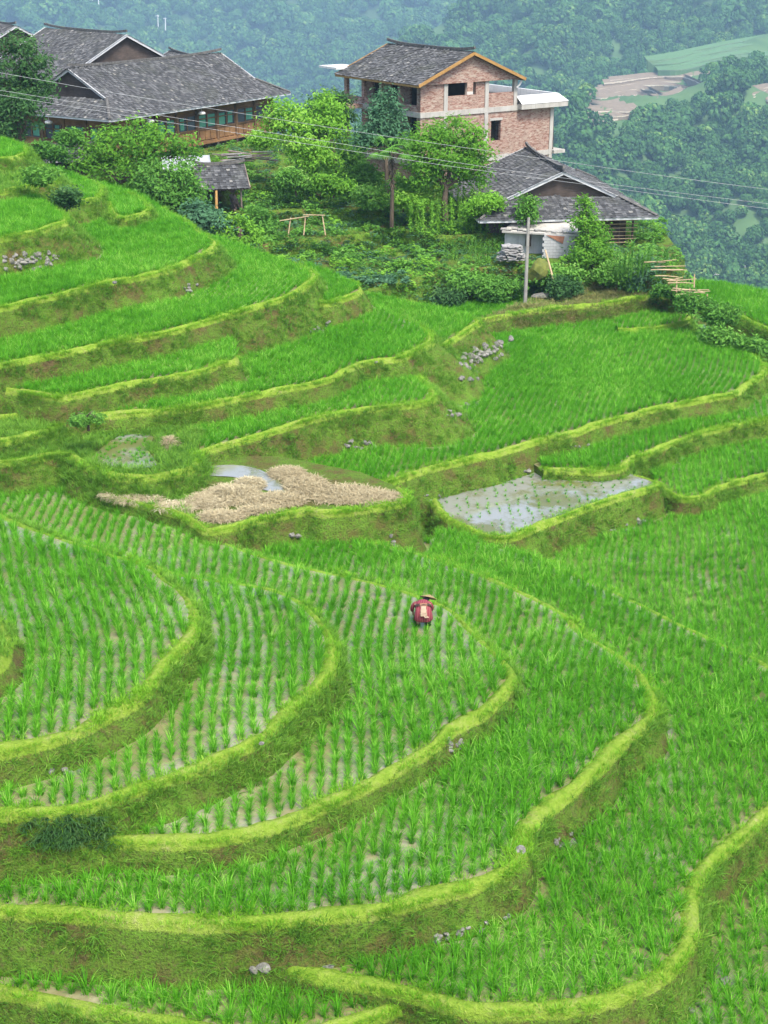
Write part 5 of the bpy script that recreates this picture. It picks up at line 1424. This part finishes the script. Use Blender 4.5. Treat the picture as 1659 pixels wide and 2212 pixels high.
stones('stones at the lower right', 'wet stone at the lower right corner bank', 1500, 2180, 24, 12, 6, .26, z_['front_right'] + .3, .3, 20)
stones('stones in the notch', 'stone in the notch of the worked paddy bank', 985, 1612, 16, 18, 10, .2, z_['long'], .5, 21)
stones('flat stone', 'flat pale slab lying on the bright bund', 1124, 1838, 1, 1, 1, .24, z_['long'] + .12, 0, 22)
stones('white stone', 'small white stone on the bund of the inner terrace', 565, 1606, 1, 1, 1, .22, z_['inner'] + .12, 0, 23)
stones('grey stones', 'grey stone at the foot of the inner terrace bank', 626, 1668, 8, 5, 3, .22, z_['worked'], 0, 24)
stones('stones by the spur foot', 'muddy stone at the foot of the leftmost terrace bank', 140, 1672, 50, 8, 8, .22, z_['inner'], 0, 25)
stones('white stones under straw', 'white stone below the straw terrace', 630, 1158, 22, 3, 3, .26, z_['long'], .1, 26)
stones('stones beside straw edge', 'dark stone in the cleft right of the straw terrace', 848, 1168, 12, 16, 7, .24, z_['long'], .4, 27)
stones('white stone', 'white stone on the upper left strip below the curved bank', 150, 799, 4, 2, 1, .4, z_['upper_strip'], 0, 28)
stones('white stone', 'white stone at the far left of the upper strip', 66, 828, 3, 2, 1, .4, z_['upper_strip'], 0, 29)
stones('stones in the curved bank', 'stone half buried in the high terrace bank', 410, 622, 16, 8, 6, .25, z_['curved'], .7, 30)
stones('stones by the strip', 'white stone under the dry grass bank', 1260, 700, 50, 5, 9, .24, z_['big'], .3, 31)
stones('flat stones on the pond bank', 'flat stone on the crest above the pond corner', 1140, 1018, 8, 3, 2, .3, z_['pond'] + .5, 0, 32)
stones('stones under the pond bank', 'stone in the wet bank left of the pond', 940, 1078, 26, 8, 9, .22, z_['pond'], .2, 33)
stones('white chip', 'small pale stone on the bund of the high terrace', 247, 611, 1, 1, 1, .2, z_['high'] + .1, 0, 34)
stones('stones on the corner crest', 'stone on the crest of the middle terrace', 815, 782, 8, 3, 3, .22, z_['middle'] + .1, 0, 35)
# boulder and slate pile by the garden
p = PD(1160, 585, 81.8)
bo = link('mossy_boulder', stone_mesh(77, .95), loc=tuple(p), rot=(.2, .5, .3), scale=(1.5, 1.2, 1.7)); bo.data.materials[0] = M['moss']; tag(bo, 'large yellow green mossy boulder right of the utility pole', 'boulder')
p = PD(1170, 640, 81.4); o = link('stone', stone_mesh(78, .6), loc=tuple(p), scale=(1.3, .8, .9)); tag(o, 'grey ledge rock under the mossy boulder', 'stone')
p = PD(1105, 552, 83.6); sp_ = empty('slate_pile', tuple(p)); tag(sp_, 'rounded pile of stacked thin slates behind the utility pole', 'stone pile')
mb = MB(); mb.box((0, 0, 0), (.5, .4, .06)); sl_ = mb.mesh('slate', M['slate'])
for i in range(70):
    k = i // 10; a = (i % 10) / 10 * 6.283 + k; rr = 1.0 - .1 * k
    rr *= random.uniform(.55, 1.1)
    link('slate', sl_, sp_, (math.cos(a) * rr * .85, math.sin(a) * rr * .7, -.2 + k * .13 + random.uniform(-.03, .03)), (random.uniform(-.15, .15), random.uniform(-.15, .15), a + random.uniform(-.5, .5)), random.uniform(.7, 1.2))

# ------------------------------------------------------------------ poles, wires, sticks
M['pole'] = mat_concrete('weathered_pole', (.15, .145, .13), (.22, .215, .19))
p0 = PD(1134, 662, 81); p1 = PD(1142, 470, 81)
mb = MB(); mb.tube([(0, 0, -.3), tuple(p1 - p0)], [.12, .09], 10); o = mb.build('utility_pole', M['pole']); o.location = p0; tag(o, 'grey concrete utility pole standing before the garden bank', 'pole')
p0 = PD(1206, 652, 80.8); p1 = PD(1178, 540, 82.4)
mb = MB(); mb.tube([(0, 0, 0), tuple((p1 - p0) * .5 + np.array([.03, 0, 0])), tuple(p1 - p0)], [.07, .06, .05], 7); o = mb.build('bamboo_pole', M['bamboo']); o.location = p0; tag(o, 'leaning bamboo pole right of the mossy boulder', 'pole')
M['wire'] = plain('aluminium_wire', (.30, .31, .32), (.38, .39, .40), 2, .4)
for lab, L in (('upper power line crossing the village', [(-250, 112), (0, 157), (260, 203), (540, 248), (860, 298), (1196, 346), (1420, 378), (1659, 409), (1900, 436)]),
               ('middle power line crossing the village', [(-250, 152), (0, 195), (350, 250), (702, 305), (972, 349), (1258, 390), (1659, 440), (1900, 465)]),
               ('lowest power line crossing the village', [(-250, 164), (0, 205), (350, 262), (702, 317), (972, 359), (1216, 392), (1659, 451), (1900, 478)])):
    q = [PD(x, y, 66 + (x + 250) / 2150 * 8) for x, y in L]
    cv = catmull(q, 1.5); c0 = cv[0].copy()
    mb = MB(); mb.tube([tuple(p - c0) for p in cv], .007, 4); o = mb.build('power_line', M['wire']); o.location = c0; tag(o, lab, 'power line')
for i, (a0, a1, lab) in enumerate((((622, 512), (628, 470), 'left trellis post in the upper garden'), ((656, 508), (660, 466), 'middle trellis post in the upper garden'), ((703, 508), (696, 464), 'right trellis post in the upper garden'))):
    p0 = PD(*a0, 87.2); p1 = PD(*a1, 87.2)
    mb = MB(); mb.tube([(0, 0, 0), tuple(p1 - p0)], [.04, .035], 6); o = mb.build('trellis_post', M['bamboo']); o.location = p0; tag(o, lab, 'post')
for i, (a0, a1, lab) in enumerate((((604, 477), (668, 467), 'left bamboo bar lying on the trellis posts'), ((655, 464), (702, 465), 'right bamboo bar lying on the trellis posts'))):
    p0 = PD(*a0, 87.1); p1 = PD(*a1, 87.1)
    mb = MB(); mb.tube([(0, 0, 0), tuple(p1 - p0)], [.032, .028], 6); o = mb.build('trellis_bar', M['bamboo']); o.location = p0; tag(o, lab, 'bamboo pole')
rs = random.Random(3)
for i in range(20):
    x0 = 1395 + i * 5.5 + rs.uniform(-8, 8); y0 = 566 + i * 5.2 + rs.uniform(-5, 5); L = rs.uniform(30, 75)
    p0 = PD(x0, y0, 79.5 - i * .12); p1 = PD(x0 + L, y0 + rs.uniform(-10, 8), 79.5 - i * .12)
    mb = MB(); mb.tube([(0, 0, 0), tuple((p1 - p0) * .5 + np.array([0, 0, rs.uniform(-.05, .04)])), tuple(p1 - p0)], [.03, .028, .022], 5); o = mb.build('bamboo_stick', M['bamboo']); o.location = p0
    tag(o, 'bamboo stick of the loose fence on the right hand slope', 'bamboo stick', 'sticks of the loose fence')
for i, (x, y, h_) in enumerate(((1500, 592, 22), (1528, 635, 30), (1490, 622, 26), (1462, 600, 24))):
    p0 = PD(x, y + h_, 78.5); p1 = PD(x, y, 78.5)
    mb = MB(); mb.tube([(0, 0, -.2), tuple(p1 - p0)], [.04, .035], 5); o = mb.build('fence_stake', M['bamboo']); o.location = p0; tag(o, 'upright stake of the loose bamboo fence', 'stake', 'stakes of the loose fence')
# pile of sawn boards and rubbish beside the guesthouse
p = PD(520, 345, 97); rp = empty('board_pile', tuple(p)); tag(rp, 'pile of grey boards and slabs by the wooden house end', 'board pile')
for i in range(26):
    mb = MB(); mb.box((0, 0, 0), (random.uniform(1.0, 2.2), .22, .05)); o = mb.build('board', M['wood_grey'] if i % 3 else M['slate'], rp)
    o.location = (random.uniform(-1.2, 1.8), random.uniform(-.5, .6), -.2 + i * .028); o.rotation_euler = (random.uniform(-.1, .1), random.uniform(-.12, .12), random.uniform(-.5, .5))
# far house, far poles
p = slope_at(VS, 1590, 600) + np.array([0, -4, 2])
fh = empty('far_house', tuple(p), R(-12)); tag(fh, 'tiny far house with orange wall in the trees at the right', 'house')
wallbox(fh, 'wall', -3, 3, -2, 3, -2, 2.6, plain('orange_wall', (.40, .20, .11), (.5, .28, .16), .6))
mb = MB(); mb.add([(-4, -3, 2.5), (4, -3, 2.5), (3, .5, 5.2), (-2.6, .5, 5.2), (4, 4, 2.5), (-4, 4, 2.5)], [(0, 1, 2, 3), (3, 2, 4, 5), (0, 3, 5), (1, 4, 2)]); mb.build('roof', M['ridge'], fh)
for i, (x, y0, y1, V_, lab) in enumerate(((1536, 616, 590, VS, 'left of the two far utility poles at the right'), (1546, 616, 588, VS, 'right of the two far utility poles at the right'), (196, 34, -4, VF, 'left far pylon pole at the top left'), (213, 34, -6, VF, 'right far pylon pole at the top left'), (341, 52, 32, VF, 'left leg pole of the far pylon over the tall roof'), (357, 56, 38, VF, 'right leg pole of the far pylon over the tall roof'))):
    b0 = slope_at(V_, x, y0); dd = (b0 - np.array([0, 0, ZC])) @ FWD - 12
    p0 = PD(x, y0, dd); p1 = PD(x, y1, dd)
    mb = MB(); mb.tube([(0, 0, -6), tuple(p1 - p0)], [dd * .0004, dd * .0003], 6); H_ = float((p1 - p0)[2])
    mb.beam((-H_ * .2, 0, H_ * .9), (H_ * .2, 0, H_ * .9), dd * .0004, dd * .0004)
    o = mb.build('far_pole', M['white_wall']); o.location = p0; tag(o, lab, 'pole')

# ------------------------------------------------------------------ the farmer bending over the rice
def mat_check():
    k = NB('red_check_cloth'); tc = k.coord('Object')
    sx = k.n('ShaderNodeSeparateXYZ'); k.l(tc, sx.inputs[0])
    a = k.math('GREATER_THAN', k.math('SINE', k.math('MULTIPLY', sx.outputs[0], 130)), .2); b2 = k.math('GREATER_THAN', k.math('SINE', k.math('MULTIPLY', k.math('ADD', sx.outputs[2], sx.outputs[1]), 130)), .2)
    f = k.math('MULTIPLY', k.math('ADD', a, b2), .5)
    c_ = k.ramp(f, [(0, (.11, .012, .02)), (.5, (.19, .035, .045)), (1, (.31, .12, .125))]); return k.done(c_, .9, .1)
M['check'] = mat_check()
M['skin'] = plain('skin', (.36, .20, .13), (.42, .25, .16), 8, .6)
M['trouser'] = plain('dark_trousers', (.012, .012, .02), (.03, .03, .04), 6, .9)
M['hat'] = plain('woven_bamboo_hat', (.18, .12, .055), (.32, .24, .12), 30, .8, .3)
M['belt'] = plain('dark_belt', (.03, .02, .018), (.07, .045, .03), 8, .8)
M['sash'] = plain('beige_cloth', (.26, .19, .13), (.36, .27, .19), 8, .9)
pf = P(914, 1356, z_['worked'])
pe = empty('person', tuple(pf), R(4)); pe.scale = (1.12, .9, .74); tag(pe, 'person in red checked jacket and woven hat bending over the rice', 'person')
def skin(name, verts, edges, rads, mat, parent, sub=2, root=0):
    me = bpy.data.meshes.new(name); me.from_pydata(verts, edges, []); o = link(name, me, parent); me.materials.append(mat)
    md = o.modifiers.new('skin', 'SKIN'); 
    sv = me.skin_vertices[0].data if len(me.skin_vertices) else None
    if sv is None:
        bm2 = bmesh.new(); bm2.from_mesh(me); bm2.verts.layers.skin.verify(); bm2.to_mesh(me); bm2.free(); sv = me.skin_vertices[0].data
    for i, r_ in enumerate(rads): sv[i].radius = (r_, r_) if not hasattr(r_, '__len__') else r_; sv[i].use_root = (i == root)
    md.use_smooth_shade = True
    sb = o.modifiers.new('sub', 'SUBSURF'); sb.levels = sub; sb.render_levels = sub
    return o
V_ = [(0, -.05, .82), (0, .1, .92), (0, .32, .93), (.05, .5, .9), (.1, .58, .88), (.14, .68, .84)]
E_ = [(0, 1), (1, 2), (2, 3), (3, 4), (4, 5)]; R_ = [.15, .13, .15, .07, .085, .08]
def chain(start, pts_, rs_):
    k = start
    for p, r_ in zip(pts_, rs_):
        V_.append(p); R_.append(r_); E_.append((k, len(V_) - 1)); k = len(V_) - 1
    return k
for s in (-1, 1):
    chain(0, [(s * .11, -.04, .76), (s * .14, .03, .42), (s * .15, -.02, .08), (s * .16, .12, -.02)], [.1, .065, .045, .04])
    hnd = chain(2, [(s * .19, .4, .9), (s * .28, .44, .64), (s * .24, .52, .40), (s * .23, .55, .33)], [.065, .045, .032, .035])
    for f_ in range(4):
        fx_ = s * (.20 + .02 * f_)
        chain(hnd, [(fx_, .585, .28), (fx_ - s * .005, .60, .235 + .008 * abs(f_ - 1)), (fx_ - s * .01, .585, .205 + .01 * abs(f_ - 1))], [.009, .009, .008])
    chain(hnd, [(s * .19, .55, .30), (s * .175, .575, .265)], [.01, .009])
skin('body', V_, E_, R_, M['skin'], pe)
def loft(path, rx, ry, n=16):
    mb = MB(); path = [Vector(p) for p in path]; rings = []
    for i, p in enumerate(path):
        t_ = (path[min(i + 1, len(path) - 1)] - path[max(i - 1, 0)]).normalized(); sd_ = Vector((1, 0, 0)); up_ = t_.cross(sd_).normalized()
        wob = .012
        rings.append([p + sd_ * (rx[i] * math.cos(6.283 * k / n) * (1 + wob * math.sin(k * 3 + i))) + up_ * (ry[i] * math.sin(6.283 * k / n) * (1 + wob * math.sin(k * 5 + i))) for k in range(n)])
    mb.add([v for r_ in rings for v in r_], [(i * n + k, i * n + (k + 1) % n, (i + 1) * n + (k + 1) % n, (i + 1) * n + k) for i in range(len(path) - 1) for k in range(n)])
    return mb
jk = loft([(0, -.02, .44), (0, -.05, .52), (0, -.08, .66), (0, -.06, .8), (0, .02, .93), (0, .16, .985), (0, .34, .98), (.02, .47, .94)], [.275, .27, .255, .235, .215, .2, .2, .11], [.2, .2, .19, .17, .155, .15, .155, .1])
for s in (-1, 1):
    jk.tube([(s * .12, .38, .95), (s * .21, .41, .9), (s * .3, .44, .64), (s * .255, .51, .45)], [.09, .085, .07, .055], 10)
jo = jk.build('jacket', M['check'], pe, True); sb = jo.modifiers.new('sub', 'SUBSURF'); sb.levels = 1; sb.render_levels = 1
for s in (-1, 1):
    tr = MB(); tr.tube([(s * .1, -.05, .74), (s * .13, .02, .45), (s * .15, -.01, .1)], [.125, .095, .08], 10); tr.build('trouser_leg', M['trouser'], pe, True)
bl = loft([(0, .0, .94), (0, .1, .985)], [.232, .222], [.172, .168]); bl.build('belt', M['belt'], pe, True)
bl2 = MB(); bl2.box((0, -.02, 1.075), (.2, .12, .05), M=Matrix.Rotation(.9, 4, 'X')); bl2.build('pouch', M['rust'], pe)
sa = MB(); 
pth = [(0, -.08, 1.06), (-.01, -.2, .98), (-.015, -.27, .86), (-.01, -.29, .74), (.03, -.285, .68), (.11, -.27, .66)]
for i in range(len(pth) - 1):
    a0, a1 = Vector(pth[i]), Vector(pth[i + 1]); w_ = .075 + .012 * i if i < 4 else .06
    sa.beam(a0, a1 + (a1 - a0) * .15, w_ * 1.9, .035)
so = sa.build('sash', M['sash'], pe); bv = so.modifiers.new('bevel', 'BEVEL'); bv.width = .012; bv.segments = 2
ht = MB(); n = 24; ringsz = [(.02, .13), (.1, .09), (.19, .03), (.25, 0), (.245, -.012), (.18, .015), (.09, .07), (.02, .11)]
ht.add([(r_ * math.cos(6.283 * k / n), r_ * math.sin(6.283 * k / n), zz) for r_, zz in ringsz for k in range(n)], [(i * n + k, i * n + (k + 1) % n, (i + 1) * n + (k + 1) % n, (i + 1) * n + k) for i in range(len(ringsz) - 1) for k in range(n)] + [tuple(range(n))])
ho = ht.build('hat', M['hat'], pe, True); ho.location = (.19, .68, .985); ho.rotation_euler = (R(-38), R(24), 0)
hr = MB(); hr.tube([(.1, .57, .9), (.12, .62, .95), (.14, .68, .93), (.15, .72, .86)], [.07, .095, .095, .06], 10); hr.build('hair', M['trouser'], pe, True)

# ------------------------------------------------------------------ dark ferns hanging from the left end of the curved bank
fb = MB(); rfn = random.Random(8); f0_ = hit(150, 1790, 32.0)
for _ in range(150):
    px_ = rfn.gauss(150, 42); py_ = rfn.uniform(1764, 1830)
    p = hit(px_, py_, 32.0) - f0_
    for k_ in range(9):
        blade(fb, (p[0] + rfn.uniform(-.06, .06), p[1] + rfn.uniform(-.06, .06), p[2] - .02), rfn.gauss(-1.57, .9), rfn.uniform(.14, .3), rfn.uniform(.8, 1.6), .03, rfn.random(), 3, 1.2)
fo_ = fb.build('fern_clump', M['leaf_dark']); fo_.location = f0_; tag(fo_, 'dark ferns hanging at the left end of the curved bank', 'ferns')
